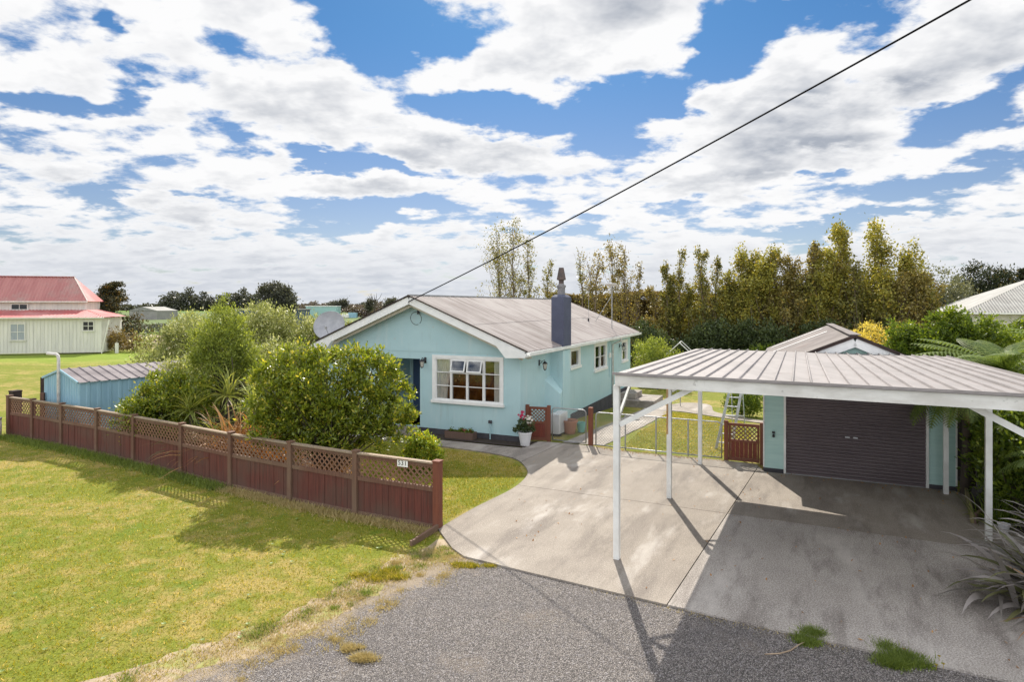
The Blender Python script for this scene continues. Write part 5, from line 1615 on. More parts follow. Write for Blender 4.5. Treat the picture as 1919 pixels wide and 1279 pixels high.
def tree_fern(label, x, y, z, hh, n, L, azr=(0, 360), wmax=.32, e=(10, 50), droop=.75, dry=4, fixed=()):
    t = thing('tree_fern', label, 'tree fern', (x, y, z), 0, 'tree ferns beside the carport')
    V, F, Rn = [], [], []
    for i in range(n):
        frond(V, F, Rn, (0, 0, hh), R(azr[0] + (azr[1] - azr[0]) * (i + random.uniform(-.3, .3)) / n), R(random.uniform(*e)), L * random.uniform(.85, 1.1), droop * random.uniform(.8, 1.2), wmax)
    for (a, ee, l, dd) in fixed: frond(V, F, Rn, (0, 0, hh), R(a), R(ee), l, dd, wmax)
    np_mesh('fronds', np.array(V), np.array(F), 'leaf_fern', t, np.array(Rn))
    if dry:
        V, F, Rn = [], [], []
        for i in range(dry): frond(V, F, Rn, (0, 0, hh - .05), R(random.uniform(0, 360)), R(-35), L * .6, .5, wmax * .5, 16)
        np_mesh('dead_fronds', np.array(V), np.array(F), 'leaf_fern_dry', t, np.array(Rn))
    MB().tube([(0, 0, -.1), (.03, 0, hh * .5), (0, 0, hh + .05)], [.11, .085, .075], 10).build('trunk', 'bark', t, smooth=True)
    return t


tree_fern('tall tree fern with arching fronds above the right edge of the carport roof', 10.55, 13.0, 0, 2.55, 11, 1.85, droop=.58, e=(25, 60), fixed=((172, 38, 2.1, .62), (200, 34, 1.8, .55), (150, 48, 1.9, .55), (225, 40, 1.7, .5)))
tree_fern('taller tree fern cut by the right edge of the photo', 10.9, 11.4, 0, 2.8, 10, 1.9, droop=.55, e=(25, 60))
tree_fern('low tree fern whose fronds hang beside the garage corner under the carport', 9.50, 12.75, 0, 2.25, 9, 1.35, droop=.95, e=(5, 30), wmax=.28, fixed=((190, 12, 1.7, .95), (205, 8, 1.6, .9), (178, 10, 1.5, .9), (218, 5, 1.4, .9)))
tree_fern('low green fern spreading behind the right carport post', 9.45, 10.0, 0, 1.35, 12, 1.35, droop=.75, wmax=.28)
for lb, loc, lobes, n_, mt, L_, W_ in [
    ('dark leafy shrub between the garage corner and the right carport post', (9.9, 12.0, 0), [(0, 0, 1.0, .7, .9, .9), (.2, .3, 1.7, .7, .8, .6), (-.1, -.5, .6, .5, .5, .5)], 240, 'leaf_bright', .10, .05),
    ('tall dark shrub behind the carport at the right edge', (11.0, 11.0, 0), [(0, 0, 1.3, .8, 1.2, 1.2), (.3, .8, 1.9, .8, .9, .8), (0, -1, 1.2, .7, .9, 1.0), (.3, -.4, 2.2, .7, .9, .5)], 300, 'leaf_dark', .11, .055),
    ('mixed green shrub beside the right carport post', (9.3, 11.1, 0), [(0, 0, .9, .5, .7, .8), (.2, .3, 1.5, .5, .6, .6)], 200, 'leaf_bright', .10, .05),
    ('low green shrub behind the bronze flax', (9.2, 9.0, 0), [(0, 0, .7, .6, .8, .6), (.3, .4, 1.1, .6, .7, .6)], 160, 'leaf_bright', .09, .045)]:
    bush('garden_shrub', lb, 'shrub', loc, lobes, n_, 40, .14, L_, W_, mt, .03, .8, 3, group='shrubs right of the carport', nend=12)
# planter edging boards and what grows in the bed
q0 = Vector((9.72, 13.05, 0)); q1 = Vector((*GP(1822, 985), 0)); q2 = q1 + Vector((.42, .28, 0))
t = thing('bed_edging', 'mossy timber edging boards around the bed right of the garage', 'garden edging', q1)
qm = q0.lerp(q1, .42)
MB().bar(q0 + up_ * .10, qm + up_ * .10, .05, .2).build('board', 'mossy_timber', t, world=True)
MB().bar(qm + up_ * .115, q1 + up_ * .115, .05, .22).build('board', 'mossy_timber', t, world=True)
MB().bar(q1 + up_ * .11 + Vector((.03, -.02, 0)), q2 + up_ * .11, .05, .21).build('board', 'planter_wood', t, world=True)
sheet('garden_bed', [(q0.x, q0.y), (q1.x + .05, q1.y), (q2.x, q2.y), (9.0, 8.6), (14, 8), (16, 14), (11, 16.5), (10, 13.5)], 'soil', .055)
sword_plant('bed_plant', 'fine leaved green plant growing inside the mossy edging boards', 'plant', (8.75, 10.95, .05), 190, .62, .016, 'leaf_bright', (25, 88), .5, 0, None, spread=.14)
t = thing('white_pot', 'small white pot lying in the bed behind the edging boards', 'pot', (8.45, 10.45, .10)); MB().lathe([(0, 0), (.06, 0), (.085, .13), (.095, .13), (.095, .15), (.08, .15), (.07, .1), (0, .1)], (0, 0, 0), 16).build('pot', 'white_plastic', t)

# dark board fence running back from the garage on the right
t = thing('dark_fence', 'dark board fence behind the shrubs right of the garage', 'fence', (10.2, 13.0, 0))
m = MB()
for k in range(46):
    p = Vector((10.05 + .413 * k * .16, 13.3 + .911 * k * .16, 0)); m.bar(p + up_ * .0, p + up_ * 1.75, .15, .02, up=(.413, .911, 0))
m.build('board_panel', 'darkwood', t, world=True)

# ------------------------------------------------------------------ back yard
by = -.7
t = thing('yard_fence', 'brown board enclosure behind the far corner of the house', 'fence', (7.6, 37.0, by))
m = MB(); a = Vector((7.35, 36.0, by)); b = Vector((11.6, 34.4, by)); c = Vector((8.8, 39.5, by))
for p, q in ((a, b), (a, c)):
    n_ = int((q - p).length / .15)
    for k in range(n_): r_ = p.lerp(q, k / n_); m.bar(r_, r_ + up_ * 1.55, .14, .025, up=(0, 1, 0) if q is b else (1, 0, 0))
m.build('board_panel', 'planter_wood', t, world=True)
m = MB(); m.bar(a + up_ * 1.58, b + up_ * 1.58, .12, .04); m.bar(a + up_ * 1.6, c + up_ * 1.6, .12, .04); m.build('top_rail', 'fence_top', t, world=True)
t = thing('cloche_frame', 'white framed plastic cloche tent behind the brown enclosure', 'cloche', (10.6, 38.5, by), R(-20))
m = MB(); pk = []
for yy in (0, 1.6):
    for xs in (-1.3, 1.3): m.tube([(xs, yy, .0), (xs, yy, 1.1), (0, yy, 2.35)], .03, 6)
for xs, z in ((-1.3, 1.1), (0, 2.35), (1.3, 1.1), (-.65, 1.72), (.65, 1.72)): m.tube([(xs, 0, z), (xs, 1.6, z)], .03, 6)
m.build('frame', 'trim_white', t)
m = MB(); m.add([(-1.3, 0, 1.1), (0, 0, 2.33), (0, 1.6, 2.33), (-1.3, 1.6, 1.1)], [(0, 1, 2, 3)]); pm('plastic_sheet', (.45, .50, .53), (.55, .6, .62), 3, .3); m.build('cover', 'plastic_sheet', t)
bush('corner_shrub', 'light green feathery shrub behind the far corner of the house', 'shrub', (8.1, 34.2), [(0, 0, 1.3, 1.1, 1, 1.2), (-.5, 0, 2.0, .8, .8, .8), (.6, 0, 1.4, .9, .8, .9), (0, 0, 2.5, .5, .5, .4)], 220, 46, .22, .12, .04, 'leaf_thin', .05, 1.5, 2, nend=10)
bush('yard_shrub', 'dark green low shrub in the yard behind the carport near the ladder', 'shrub', (9.35, 24.6), [(0, 0, .55, .7, .6, .5), (.3, 0, .8, .5, .5, .4)], 120, 40, .13, .09, .045, 'leaf_bright', .03, .4, 2, nend=8)
bush('hydrangea', 'pale leaved round bush in front of the dark shrubs behind the carport roof', 'shrub', (16.0, 39.0), [(0, 0, 1.2, 1.3, .9, 1.0), (1.0, 0, 1.3, .8, .8, .8)], 130, 36, .25, .16, .09, 'leaf_bright', .03, .8, 2, nend=8)
# clothes line seen under the carport
t = thing('clothes_line', 'thin pole and wire clothes line in the back yard', 'clothes line', (7.75, 28.0, th(7.75, 28)))
m = MB().tube([(0, 0, 0), (0, 0, 1.6)], .02, 6); m.tube([(-.6, 0, .5), (-.2, .1, .2), (0, 0, .3), (-.5, 0, 1.4)], .008, 4); m.build('pole', 'galv', t)


# dark shrubs under the poplars: each one a shrub of its own
for i in range(13):
    f_ = i / 12; x = 9.5 + 14.5 * f_ + random.uniform(-.3, .3); y = 46.5 - .33 * (x + 2) + random.uniform(-.6, .6); hh = random.uniform(2.6, 3.9)
    wd = ['broad', 'ragged', 'rounded', 'tall narrow', 'sprawling', 'dense'][i % 6]
    bush('dark_shrub', 'dark evergreen shrub under the poplars, %s of the row counted from the house' % ['first', 'second', 'third', 'fourth', 'fifth', 'sixth', 'seventh', 'eighth', 'ninth', 'tenth', 'eleventh', 'twelfth', 'last'][i], 'shrub', (x, y),
         [(0, 0, hh * .45, 1.1, .9, hh * .45), (random.uniform(-.5, .5), 0, hh * .72, .8, .8, hh * .28), (random.uniform(-.9, .9), 0, hh * .35, .9, .8, hh * .35)], 130, 34, .26, .19, .10, 'leaf_dark', 0, group='dark shrubs under the poplars')

# flat topped brown hedge behind the poplars
t = thing('clipped_hedge', 'tall flat topped brown green hedge behind the poplars', 'hedge', (0, 0, by))
n = 52000
hx = 3 + rng.random(n) * 25; hy = 55 - .40 * hx; top = 5.55 + .15 * np.sin(hx * .7)
hz = rng.random(n) ** .8 * top; jj = rng.random(n); hy = hy + np.where(jj < .7, -.9 + rng.normal(size=n) * .18, rng.random(n) * 1.8 - .9); hz = np.where(jj < .7, hz, top + rng.normal(size=n) * .1)
v, r = leaf_verts(np.column_stack([hx, hy, hz]), .22, .11); np_mesh('foliage', v, None, 'leaf_hedge', t, r)
m = MB()
for k in range(18): x = 3.5 + k * 1.4; m.tube([(x, 55 - .4 * x, 0), (x + .1, 55 - .4 * x, 5.0)], [.1, .04], 6)
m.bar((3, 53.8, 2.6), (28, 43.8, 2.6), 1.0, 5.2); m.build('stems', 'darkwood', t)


def poplar(label, x, y, H_, wd, nl, mat, low=.12, dens_top=.6, leafL=.17, lean=.03, nb=26, base_r=.10, group='poplars along the back boundary'):
    z = th(x, y); t = thing('poplar_tree', label, 'poplar', (x, y, z), 0, group)
    m = MB(); trunk = []; bx, by_ = random.gauss(0, .12), random.gauss(0, .1)
    for i in range(9):
        q = i / 8; trunk.append(Vector((lean * H_ * q ** 1.5 + bx * math.sin(q * 3.1) * 2 + random.gauss(0, .05) * (i > 0), by_ * math.sin(q * 3.1) + random.gauss(0, .04) * (i > 0), H_ * q * .95)))
    m.tube(trunk, [base_r * (1 - .85 * i / 8) for i in range(9)], 6)
    P = []; wgt = rng.random(nb) ** 2.4 + .06; wgt /= wgt.sum()
    for b in range(nb):
        q = low + (1 - low) * (b + random.random()) / nb * .92
        k = q * 8; i0 = int(k); p0 = trunk[i0].lerp(trunk[min(8, i0 + 1)], k - i0)
        a = random.uniform(0, 6.283); L = wd * (1.35 - .8 * q) * random.uniform(.9, 2.1); sp = random.uniform(.25, .75); sp *= (1.15 - .5 * q)
        p1 = p0 + Vector((math.cos(a) * L * sp * .7, math.sin(a) * L * sp * .7, L * .5)); p2 = p1 + Vector((math.cos(a) * L * sp * .35 + lean * 1.5, math.sin(a) * L * sp * .3, L * .62)); p3 = p2 + Vector((lean * 9 + math.cos(a) * .12, math.sin(a) * .1, random.uniform(-.05, .30)))
        for p_ in (p1, p2, p3):
            if p_.z > H_ * 1.01: p_.z = H_ * random.uniform(.93, 1.01)
        r0 = .034 * (1.25 - q)
        m.tube([p0, p1, p2, p3], [r0, r0 * .7, r0 * .35, r0 * .12], 4, False)
        C4 = np.array([tuple(p0), tuple(p1), tuple(p2), tuple(p3)])
        k = int(nl * wgt[b] * (1.3 - .6 * q)); nc = 7
        ct = rng.random(nc) ** .7 * 2.9 + .08; ci = ct.astype(int); cf = (ct - ci)[:, None]
        cc = C4[ci] * (1 - cf) + C4[ci + 1] * cf + rng.normal(size=(nc, 3)) * wd * .13
        w = np.minimum(rng.integers(0, nc, k), rng.integers(0, nc, k))
        P.append(cc[w] + rng.normal(size=(k, 3)) * np.array([1, 1, 1.5]) * wd * (.09 + .10 * rng.random((k, 1))))
    k = int(nl * .12); tq = rng.random(k) * .85 + .1; tp = np.array([tuple(v_) for v_ in trunk]); ii = np.minimum((tq * 8).astype(int), 7)
    P.append(tp[ii] * (1 - (tq * 8 - ii)[:, None]) + tp[ii + 1] * (tq * 8 - ii)[:, None] + rng.normal(size=(k, 3)) * wd * .2)
    v, r = leaf_verts(np.concatenate(P), leafL, leafL * .62, .1)
    np_mesh('crown', v, None, mat, t, r)
    m.build('trunk', 'bark_pale', t, smooth=True)
    return t


def row(px, off=0): 
    s_ = (px - 959.5) / 1140; y = (51 + off) / (1 + .45 * s_); return s_ * y, y


def hgt(py, y, x): return 4 + (573 - py) * y / 1140 - th(x, y)


POP = [  # px, top py, width, leaves, material, label
    (938, 425, 1.35, 2300, 'leaf_poplar_green', 'tall sparse poplar leaning left of the chimney, leftmost of the row', -.03),
    (965, 408, 1.1, 1900, 'leaf_poplar_green', 'tallest sparse poplar directly left of the chimney', -.015),
    (993, 432, .9, 1700, 'leaf_poplar_green', 'slim leafy poplar third from the left end of the row', -.02),
    (1028, 490, .75, 1700, 'leaf_poplar_green', 'short bushy poplar just left of the chimney pot', 0),
    (1082, 455, .7, 700, 'leaf_poplar_green', 'thin nearly bare poplar right of the chimney', .0),
    (1103, 480, .7, 900, 'leaf_poplar', 'low thin poplar second right of the chimney', -.02),
    (1128, 465, .75, 1000, 'leaf_poplar', 'thin poplar with bare twigs third right of the chimney', -.02),
    (1152, 452, .9, 1900, 'leaf_poplar', 'bent brown poplar above the panel mast', -.03),
    (1176, 448, .85, 1800, 'leaf_poplar', 'taller brown poplar right of the bent one above the mast', -.03),
    (1205, 488, .6, 1200, 'leaf_poplar', 'short drooping poplar right of the mast', -.03),
    (1247, 478, .62, 2300, 'leaf_poplar_green', 'narrow green poplar first after the gap right of the mast', 0),
    (1275, 470, .8, 2700, 'leaf_poplar_green', 'green column poplar second after the gap', -.01),
    (1309, 470, .72, 2500, 'leaf_poplar_green', 'narrow poplar third after the gap, standing clear of its neighbours', -.01),
    (1342, 476, .62, 1800, 'leaf_poplar_green', 'thin topped poplar left of the broad yellow group', 0),
    (1362, 512, .8, 3000, 'leaf_autumn', 'short orange yellow poplar left of the broad yellow group', 0),
    (1400, 470, 1.25, 5200, 'leaf_autumn', 'broad yellow green poplar, left of the pair in the middle of the row', 0),
    (1442, 474, 1.25, 5200, 'leaf_autumn', 'broad golden poplar, right of the pair in the middle of the row', 0),
    (1482, 486, 1.0, 3800, 'leaf_poplar', 'olive brown poplar right of the golden pair', 0),
    (1527, 448, .75, 2600, 'leaf_poplar', 'slim pointed poplar with a thin top left of the tallest golden clump', 0),
    (1558, 475, 1.2, 4600, 'leaf_autumn', 'spreading golden poplar below the tallest clump', 0),
    (1590, 420, 1.25, 5000, 'leaf_autumn', 'tallest golden poplar leaning left near the garage peak', -.03),
    (1640, 432, 1.25, 5000, 'leaf_autumn', 'tall golden poplar right of the tallest one', .02),
    (1682, 460, 1.2, 4200, 'leaf_autumn', 'right hand golden poplar with drooping top', .03),
    (1712, 520, 1.2, 3600, 'leaf_poplar', 'low brown poplar at the right end of the row', 0)]
ORD = ['first', 'second', 'third', 'fourth', 'fifth', 'sixth', 'seventh', 'eighth', 'ninth', 'tenth', 'eleventh', 'twelfth', 'thirteenth', 'last']
for k_, (px, py) in enumerate([(1225, 540), (1262, 532), (1293, 538), (1326, 525), (1382, 528), (1422, 512), (1463, 522), (1505, 512), (1545, 525), (1575, 498), (1615, 488), (1662, 505), (1698, 525), (1735, 545)]):
    POP.append((px, py, 1.0 if px > 1370 else .75, 2200, ('leaf_poplar', 'leaf_poplar_green', 'leaf_autumn')[k_ % 3], 'low olive poplar filling a gap of the row, %s of these from the house' % ORD[k_], random.choice((-.03, -.015, .0))))
for px, py, wd, nl, mt, lb, ln_ in POP:
    off = random.uniform(-1.2, 1.2); x, y = row(px, off)
    H_ = hgt(py, y, x)
    poplar(lb, x, y, H_, wd * (1.0 if px < 1350 else .95), int(nl * (1.1 if px < 1220 else 1.6 if px < 1350 else 1.9)), mt, low=.08 if px > 1220 else .15, leafL=.17 if px > 1350 else .15, lean=ln_, nb=34 if wd < 1 else 62)
bush('brush_thicket', 'bare brown twiggy thicket behind the garage roof', 'thicket', (21.0, 37.0), [(0, 0, 1.6, 2.2, 1.2, 1.6), (2.5, 0, 1.7, 1.6, 1.2, 1.6), (-2.2, 0, 1.4, 1.4, 1.0, 1.2)], 260, 40, .35, .16, .05, 'leaf_hedge', .05, 2.2, 5, nend=30)


# right hand trees and shrubs
def atp(px, y): return ((px - 959.5) / 1140 * y, y)


for lb, px, y, top, mt, lobes, n_, L_, W_ in [
    ('yellow leaved shrub right of the garage peak', 1622, 24, 603, 'leaf_yellow', [(-.4, 0, 1.5, .8, .8, 1.0), (.4, 0, 1.7, .8, .8, 1.0), (0, 0, 2.3, .7, .7, .7), (.8, 0, 1.0, .7, .7, .9), (-.9, 0, 1.2, .6, .6, .8), (-.2, 0, .8, 1.2, .8, .8)], 320, .09, .045),
    ('golden leaved shrub right of the yellow one', 1668, 23.2, 612, 'leaf_yellow', [(0, 0, 1.3, .7, .7, 1.1), (.3, 0, 2.0, .45, .5, .7)], 120, .09, .045),
    ('yellow green leafy shrub in front of the neighbouring roof', 1705, 22, 600, 'leaf_bright', [(0, 0, 1.5, .8, .8, 1.2), (-.2, 0, 2.3, .5, .6, .7), (.5, 0, 2.0, .6, .6, .8)], 240, .11, .06),
    ('tall bright green shrub with upright shoots left of the neighbouring roof', 1775, 21, 572, 'leaf_bright', [(0, 0, 1.7, .9, .8, 1.3), (-.3, 0, 2.6, .35, .4, .7), (.25, 0, 2.5, .35, .4, .9), (.7, 0, 2.0, .6, .6, .8)], 300, .11, .06),
    ('dense green shrub hiding the neighbouring wall at the right edge', 1895, 24, 596, 'leaf_bright', [(0, 0, 1.6, 1.2, .8, 1.2), (.3, 0, 2.4, .5, .4, .5), (1.2, 0, 2.0, 1.0, .6, .9), (-.8, 0, 1.8, .6, .6, .8)], 300, .11, .06),
    ('leafy green shrub under the neighbouring roof edge', 1842, 20.5, 592, 'leaf_bright', [(0, 0, 1.6, .8, .8, 1.2), (.1, 0, 2.5, .3, .35, .5), (-.5, 0, 2.2, .4, .4, .7), (.7, 0, 1.9, .5, .5, .7)], 240, .11, .06)]:
    x, y = atp(px, y); kz = (4 + (573 - top) * y / 1140 - th(x, y)) / max(q[2] + q[5] for q in lobes)
    lobes = [(q[0] * 1.15, q[1], q[2] * kz, q[3] * 1.15, q[4], q[5] * kz) for q in lobes]
    bush('leafy_shrub', lb, 'shrub', (x, y), lobes, int(n_ * 1.7), 48, .15, L_, W_, mt, .04, 1.4, 3, group='leafy shrubs right of the garage', nend=10)
for lb, px, y, w_, h0, h1, mt in [
    ('grey green rounded tree right of the golden poplars', 1745, 48, 2.6, 1.5, 7.6, 'leaf_grey'), ('olive tree with low crown behind the leafy shrubs', 1790, 50, 2.4, 1.0, 7.0, 'leaf_grey'),
    ('tall thin gum tree with open crown left of the brown bush', 1826, 54, 2.0, 3.0, 8.4, 'leaf_conifer'), ('gum tree with three dark crowns behind the neighbouring roof', 1872, 52, 2.6, 3.0, 8.0, 'leaf_conifer'),
    ('grey green tree above the neighbouring roof at the right edge', 1905, 44, 2.0, 1.0, 5.8, 'leaf_grey')]:
    x, y = atp(px, y); hc = (h0 + h1) / 2; hr = (h1 - h0) / 2
    lobes = [(random.uniform(-.6, .6) * w_, random.uniform(-.4, .4) * w_, hc + random.uniform(-.55, .6) * hr, w_ * .5, w_ * .5, hr * .36) for _ in range(7)] + [(0, 0, h1 - hr * .25, w_ * .45, w_ * .45, hr * .25)]
    bush('background_tree', lb, 'tree', (x, y), lobes, 260, 40, .34, .20, .10, mt, .14, h1 * .6, 2, group='trees behind the neighbouring house', nend=16)
x, y = atp(1850, 53)
bush('brown_bush', 'round red brown bush above the neighbouring roof', 'bush', (x, y), [(0, 0, 4.6, 2.0, 1.5, 1.5), (1.2, 0, 3.6, 1.6, 1.2, 1.6), (-.8, 0, 3.2, 1.4, 1.2, 1.5)], 200, 40, .25, .14, .06, 'leaf_hedge', .08, 2, 2, nend=10)


def conifer(name, label, x, y, H_, w_, mat, nl=9000, group=None, trunk=.25):
    t = thing(name, label, 'conifer', (x, y, th(x, y)), 0, group); P = []
    for k in range(52):
        q = random.random() ** .8; z = H_ * (.08 + .9 * q); L = w_ * (1 - q * .82) * random.uniform(.75, 1.15); a = random.uniform(0, 6.283); n_ = nl // 52
        s_ = rng.random((n_, 1)) ** .6; base = np.array([[math.cos(a), math.sin(a), .12]]) * L * s_ + np.array([[0, 0, z]])
        P.append(base + rng.normal(size=(n_, 3)) * np.array([.2, .2, .13]) * (L * .7 + .3))
    v, r = leaf_verts(np.concatenate(P), H_ * .042, H_ * .016, .1); np_mesh('crown', v, None, mat, t, r)
    MB().tube([(0, 0, 0), (0, 0, H_ * .9)], [trunk, .03], 8).build('trunk', 'bark', t); return t


conifer('cypress_tree', 'dark cypress with golden brown tips behind the red roofed barn', -44.5, 68.0, 7.3, 3.7, 'leaf_cypress', 13000)
conifer('conifer_tree', 'dark pointed conifer cut by the right edge above the neighbouring roof', 44.0, 52.0, 8.2, 2.0, 'leaf_conifer', 6000)
x, y = atp(232, 62); bush('scrub', 'low dry olive scrub at the right corner of the barn', 'scrub', (x, y), [(0, 0, 1.0, 1.6, 1, .9), (1.6, 0, .7, 1.2, 1, .7), (-1.2, 0, 1.5, 1.1, 1, 1.3)], 140, 34, .3, .2, .08, 'leaf_hedge', 0)

# neighbouring house at the right
t = thing('neighbour_house', 'pale house with weathered grey corrugated hip roof at the right edge', 'house', (28.9, 38.2, by), R(-24))
ez_ = 4.28; ds = Vector((0, 1, .44)).normalized()
m = MB(); corr(m, (-.6, -.6, ez_), (1, 0, 0), 13, ds, 6.2, (0, -.4, .9), .16, .022)
me_o = m.build('roof', 'neigh_roof', t, smooth=True)
bm = bmesh.new(); bm.from_mesh(me_o.data)
bmesh.ops.bisect_plane(bm, geom=bm.verts[:] + bm.edges[:] + bm.faces[:], plane_co=(-.6, -.6, 0), plane_no=Vector((-1, 1, 0)), clear_outer=True)
bm.to_mesh(me_o.data); bm.free()
m = MB(); m.add([(-.62, -.6, ez_), (5.05, 5.08, ez_ + 2.5), (-.62, 10.8, ez_)], [(0, 1, 2)]); m.build('hip_end', 'neigh_roof', t)
MB().box((-.1, 0, 0), (12, 10, ez_ - .12)).build('wall', 'barn_white', t); MB().box((-.66, -.67, ez_ - .11), (12.4, -.60, ez_ - .01)).build('gutter', 'trim_white', t)

# ------------------------------------------------------------------ barn
barn = thing('barn', 'white weatherboard barn with faded red iron roof and lean-to', 'barn', (-40.4, 59.8, by), R(15))


def vert_boards(m, p, q, z0, z1, pitch=.30, holes=()):
    p, q = Vector((*p, 0)), Vector((*q, 0)); d_ = q - p; L = d_.length; d_.normalize(); n_ = Vector((d_.y, -d_.x, 0)); k = int(L / pitch)
    def quad(a0, a1, za, zb, dd):
        A0 = p + d_ * a0 + n_ * dd; A1 = p + d_ * a1 + n_ * dd
        m.add([(A0.x, A0.y, za), (A1.x, A1.y, za), (A1.x, A1.y, zb), (A0.x, A0.y, zb)], [(0, 1, 2, 3)])
    quad(0, L, z0, z1, 0)
    for i in range(k):
        a0 = i * pitch
        A0 = p + d_ * a0 + n_ * .02; m.bar(A0 + up_ * z0, A0 + up_ * z1, .035, .018, up=(0, 1, 0))


m = MB(); vert_boards(m, (-24, 0), (0, 0), .1, 3.48); vert_boards(m, (0, 0), (0, 5.6), .1, 3.48); vert_boards(m, (-24, 2.8), (-2.3, 2.8), 3.9, 5.15); vert_boards(m, (-2.3, 2.8), (-2.3, 6.4), 3.9, 5.15)
m.build('wall', 'barn_white', barn)
m = MB(); corr(m, (-24, -.35, 3.55), (1, 0, 0), 24.35, Vector((0, 3.15, .72)).normalized(), 3.24, (0, -.2, .97), .3, .03)
o1 = m.build('lean_to_roof', 'barn_red', barn)
bm = bmesh.new(); bm.from_mesh(o1.data)
bmesh.ops.bisect_plane(bm, geom=bm.verts[:] + bm.edges[:] + bm.faces[:], plane_co=(.35, -.35, 0), plane_no=Vector((3.15, 2.65, 0)), clear_outer=True); bm.to_mesh(o1.data); bm.free()
m = MB(); m.add([(.36, -.36, 3.56), (-2.28, 2.8, 4.29), (-2.28, 6.3, 4.29), (.36, 5.9, 3.56)], [(0, 1, 2, 3)]); m.build('side_lean_to_roof', 'barn_red', barn)
m = MB(); corr(m, (-24, 2.45, 5.12), (1, 0, 0), 21.95, Vector((0, 2.2, 2.55)).normalized(), 3.37, (0, -.7, .7), .3, .03); corr(m, (-24, 6.85, 5.12), (1, 0, 0), 21.95, Vector((0, -2.2, 2.55)).normalized(), 3.37, (0, .7, .7), .3, .03)
uro = m.build('upper_roof', 'barn_red_faded', barn)
bm = bmesh.new(); bm.from_mesh(uro.data)
bmesh.ops.bisect_plane(bm, geom=bm.verts[:] + bm.edges[:] + bm.faces[:], plane_co=(-2.05, 2.45, 5.12), plane_no=Vector((2.55, 0, 2.0)), clear_outer=True); bm.to_mesh(uro.data); bm.free()
m = MB(); m.add([(-2.06, 2.45, 5.13), (-2.06, 6.85, 5.13), (-4.05, 4.65, 7.66)], [(0, 1, 2)]); m.build('hip_end', 'barn_red', barn)
m = MB(); m.bar((-24, -.38, 3.50), (.38, -.38, 3.50), .05, .12); m.bar((-24, 2.42, 5.08), (-2.05, 2.42, 5.08), .05, .12); m.bar((-2.04, 2.42, 5.14), (-4.04, 4.63, 7.68), .05, .08); m.build('trim', 'barn_white', barn)
MB().bar((-24, 4.65, 7.70), (-4.0, 4.65, 7.70), .3, .05).build('ridge_cap', 'barn_red', barn)
MB().bar((.1, -.15, 0), (.75, -.15, 3.3), .09, .09).build('downpipe', 'barn_white', barn)


def barn_window(x0, x1, z0, z1, y, nx, nz, pane='window_dark', cas=.10):
    m = MB(); m.box((x0 - cas, y - .08, z0 - cas), (x0, y - .03, z1 + cas)); m.box((x1, y - .08, z0 - cas), (x1 + cas, y - .03, z1 + cas)); m.box((x0, y - .08, z1), (x1, y - .03, z1 + cas)); m.box((x0 - cas * 1.5, y - .12, z0 - cas * 1.4), (x1 + cas * 1.5, y - .03, z0 - cas * .4))
    for i in range(1, nx): xx = x0 + (x1 - x0) * i / nx; m.box((xx - .025, y - .07, z0), (xx + .025, y - .045, z1))
    for i in range(1, nz): zz = z0 + (z1 - z0) * i / nz; m.box((x0, y - .072, zz - .025), (x1, y - .043, zz + .025))
    w_ = m.build('window', 'barn_white', barn); MB().add([(x0, y - .035, z0), (x1, y - .035, z0), (x1, y - .035, z1), (x0, y - .035, z1)], [(0, 1, 2, 3)]).build('pane', pane, w_); return w_


pm('window_dark', (.02, .022, .025), None, rough=.15); pm('window_curtained', (.40, .44, .48), (.30, .34, .38), 5, .4, stretch=(6, 1, .3))
barn_window(-1.5, -.65, 2.3, 3.1, 0, 2, 2); barn_window(-7.5, -6.4, 1.45, 2.9, 0, 2, 2, 'window_curtained'); barn_window(-8.7, -7.4, 4.35, 4.8, 2.8, 2, 1)
# paddock rail fence right of the barn
t = thing('rail_fence', 'old timber rail fence between the barn and the silvery shrubs', 'fence', (-40, 66, by))
m = MB()
for k in range(9): x = -41 + k * 2.4; m.tube([(x, 66.5, by), (x + .03, 66.5, by + 1.25)], .09, 6)
for z in (.45, .85, 1.15): m.bar((-41, 66.45, by + z), (-21, 66.45, by + z), .03, .10)
m.bar((-37.5, 66.4, by + 1.1), (-36, 66.4, by), .05, .1); m.build('rails', 'planter_wood', t, world=True)
for k, (px, py) in enumerate(((219, 662),)):
    t = thing('white_stake', 'short white stake in the grass right of the barn', 'stake', (*atp(219, 60), by)); MB().box((-.15, -.05, 0), (.15, .05, 1.0)).build('stake', 'barn_white', t)

# ------------------------------------------------------------------ far country
t = thing('farm_shed', 'grey farm shed with pale low roof far behind the barn', 'shed', (*atp(268, 200), by), R(-8))
MB().box((-5, 0, 0), (5, 10, 3.0)).build('wall', 'far_building', t); m = MB(); m.add([(-5.2, -.2, 3.0), (0, -.2, 4.3), (0, 10, 4.3), (-5.2, 10, 3.0), (5.2, -.2, 3.0), (5.2, 10, 3.0)], [(0, 1, 2, 3), (1, 4, 5, 2), (0, 4, 1)]); m.build('roof', 'neigh_roof', t)
t = thing('farm_building', 'long low dark blue farm building with white roof edge behind the silvery shrubs', 'building', (*atp(500, 150), by))
m = MB().box((-8, 0, 0), (8, 8, 3.6)); m.build('wall', 'far_blue', t); MB().box((-8.3, -.3, 3.61), (8.3, 8.3, 3.9)).build('roof', 'far_building', t)
t = thing('greenhouse', 'pale green low building in the far field', 'building', (*atp(598, 230), by)); MB().box((-5, 0, 0), (6.5, 6, 4.3)).build('wall', 'far_green', t); MB().box((-5.2, -.2, 4.31), (6.7, 6.2, 4.6)).build('roof', 'trim_white', t)
t = thing('blue_container', 'small blue container in the far field near the roof edge', 'container', (*atp(660, 230), by)); MB().box((-1.5, 0, 0), (1.5, 2, 2)).build('body', 'shed_blue', t)
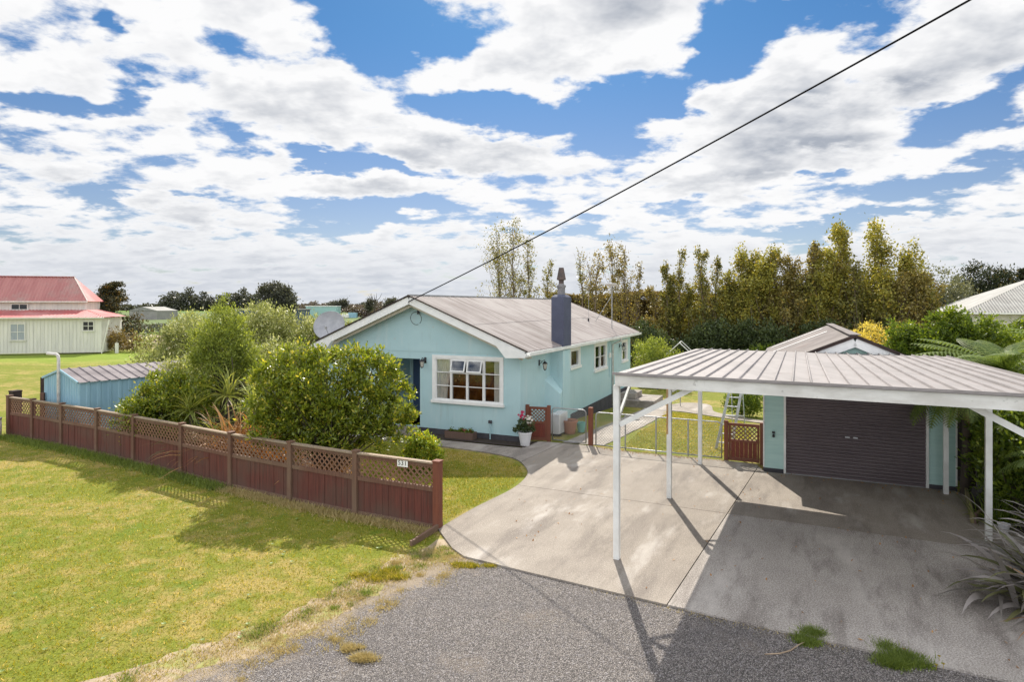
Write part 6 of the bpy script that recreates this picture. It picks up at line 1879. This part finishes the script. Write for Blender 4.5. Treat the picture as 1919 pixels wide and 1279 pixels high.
t = thing('white_bales', 'row of white wrapped bales in the far field', 'bales', (*atp(633, 230), by)); m = MB(); [m.lathe([(0, 0), (1.0, .1), (1.0, 1.3), (0, 1.5)], (k * 2.1 - 3, 0, 0), 10) for k in range(4)]; m.build('wrap', 'trim_white', t)
t = thing('utility_pole', 'distant power pole with crossarm on the horizon above the silvery shrubs', 'utility pole', (*atp(413, 260), by)); MB().tube([(0, 0, 0), (0, 0, 8.2)], [.22, .15], 6).build('shaft', 'bark', t); MB().box((-2, -.1, 7.3), (2, .1, 7.55)).build('crossarm', 'bark', t)
for lb, px, y, w_, h0, h1, mt, n_ in [
    ('large spreading dark tree on the far paddock above the silvery shrubs', 521, 150, 6.6, 1.0, 10.9, 'leaf_far', 620),
    ('round dark tree right of the green building on the horizon', 632, 240, 4.2, .5, 7.2, 'leaf_far', 140), ('dark tree between the brown scrub and the roof edge', 690, 230, 2.2, 3.0, 7.5, 'leaf_far', 60),
    ('bushy olive tree just above the left roof edge', 742, 200, 4.6, .5, 7.2, 'leaf_far', 160)]:
    x, y = atp(px, y); hc = (h0 + h1) / 2; hr = (h1 - h0) / 2
    lobes = [(random.uniform(-.65, .65) * w_, random.uniform(-.3, .3) * w_, hc + random.uniform(-.6, .65) * hr, w_ * .38, w_ * .38, hr * .34) for _ in range(10)]
    bush('paddock_tree', lb, 'tree', (x, y), lobes, n_, 30, .75, .55, .32, mt, .35, h1 * .6, 2, group='single trees in the far paddocks', nend=20)
# bare branched dead tree
x, y = atp(701, 225); t = thing('dead_tree', 'bare dead tree with crooked branches left of the roof edge on the horizon', 'tree', (x, y, by)); m = MB()
m.tube([(0, 0, 0), (.2, 0, 4), (.6, 0, 7)], [.4, .3, .2], 5)
for k in range(12):
    a = random.uniform(-1, 1); b0 = Vector((.3, 0, random.uniform(3, 6.5))); m.tube([b0, b0 + Vector((a * 2, 0, 1.2)), b0 + Vector((a * 3.2, 0, 2.6 + random.random()))], [.14, .09, .04], 4)
m.build('branches', 'bark', t)


def far_wood(name, label, x0, x1, y, h, n, mat, var=.35):
    xs = x0 + (x1 - x0) * rng.random(n); prof = h * (1 - var / 2 + var * (.5 * np.sin(xs * .13) + .5 * np.sin(xs * .41 + 2) + .6 * np.sin(xs * .95)))
    z = rng.random(n) ** .7 * np.maximum(prof, .5); ys = y + rng.normal(size=n) * 4
    v, r = leaf_verts(np.column_stack([xs, ys, z + by]), 1.9 * y / 500, 1.1 * y / 500, .2)
    return np_mesh(name, v, None, mat, None, r, label=label, cat='trees', kind='stuff')


far_wood('distant_wood', 'dark belt of pines on the horizon behind the farm shed', -300, -215, 520, 15, 9000, 'leaf_far')
far_wood('distant_wood', 'low dark treeline along the far left horizon', -420, -30, 560, 6, 16000, 'leaf_far')
far_wood('brown_scrub', 'brown leafless scrub on the horizon left of the roof edge', -66, -38, 250, 5, 6000, 'leaf_far_brown', .25)
far_wood('distant_wood', 'thin treeline on the horizon behind the greenhouse', -160, 60, 420, 6, 9000, 'leaf_far_brown')
far_wood('roadside_hedge', 'dark clipped hedge in front of the green paddock', -100, -18, 108, 1.5, 9000, 'leaf_far', .1)
far_wood('distant_wood', 'treeline on the horizon behind the poplars', 20, 420, 330, 11, 16000, 'leaf_far')
far_wood('distant_wood', 'grey green trees filling the gaps behind the right hand trees', 34, 90, 72, 5.6, 9000, 'leaf_grey', .2)
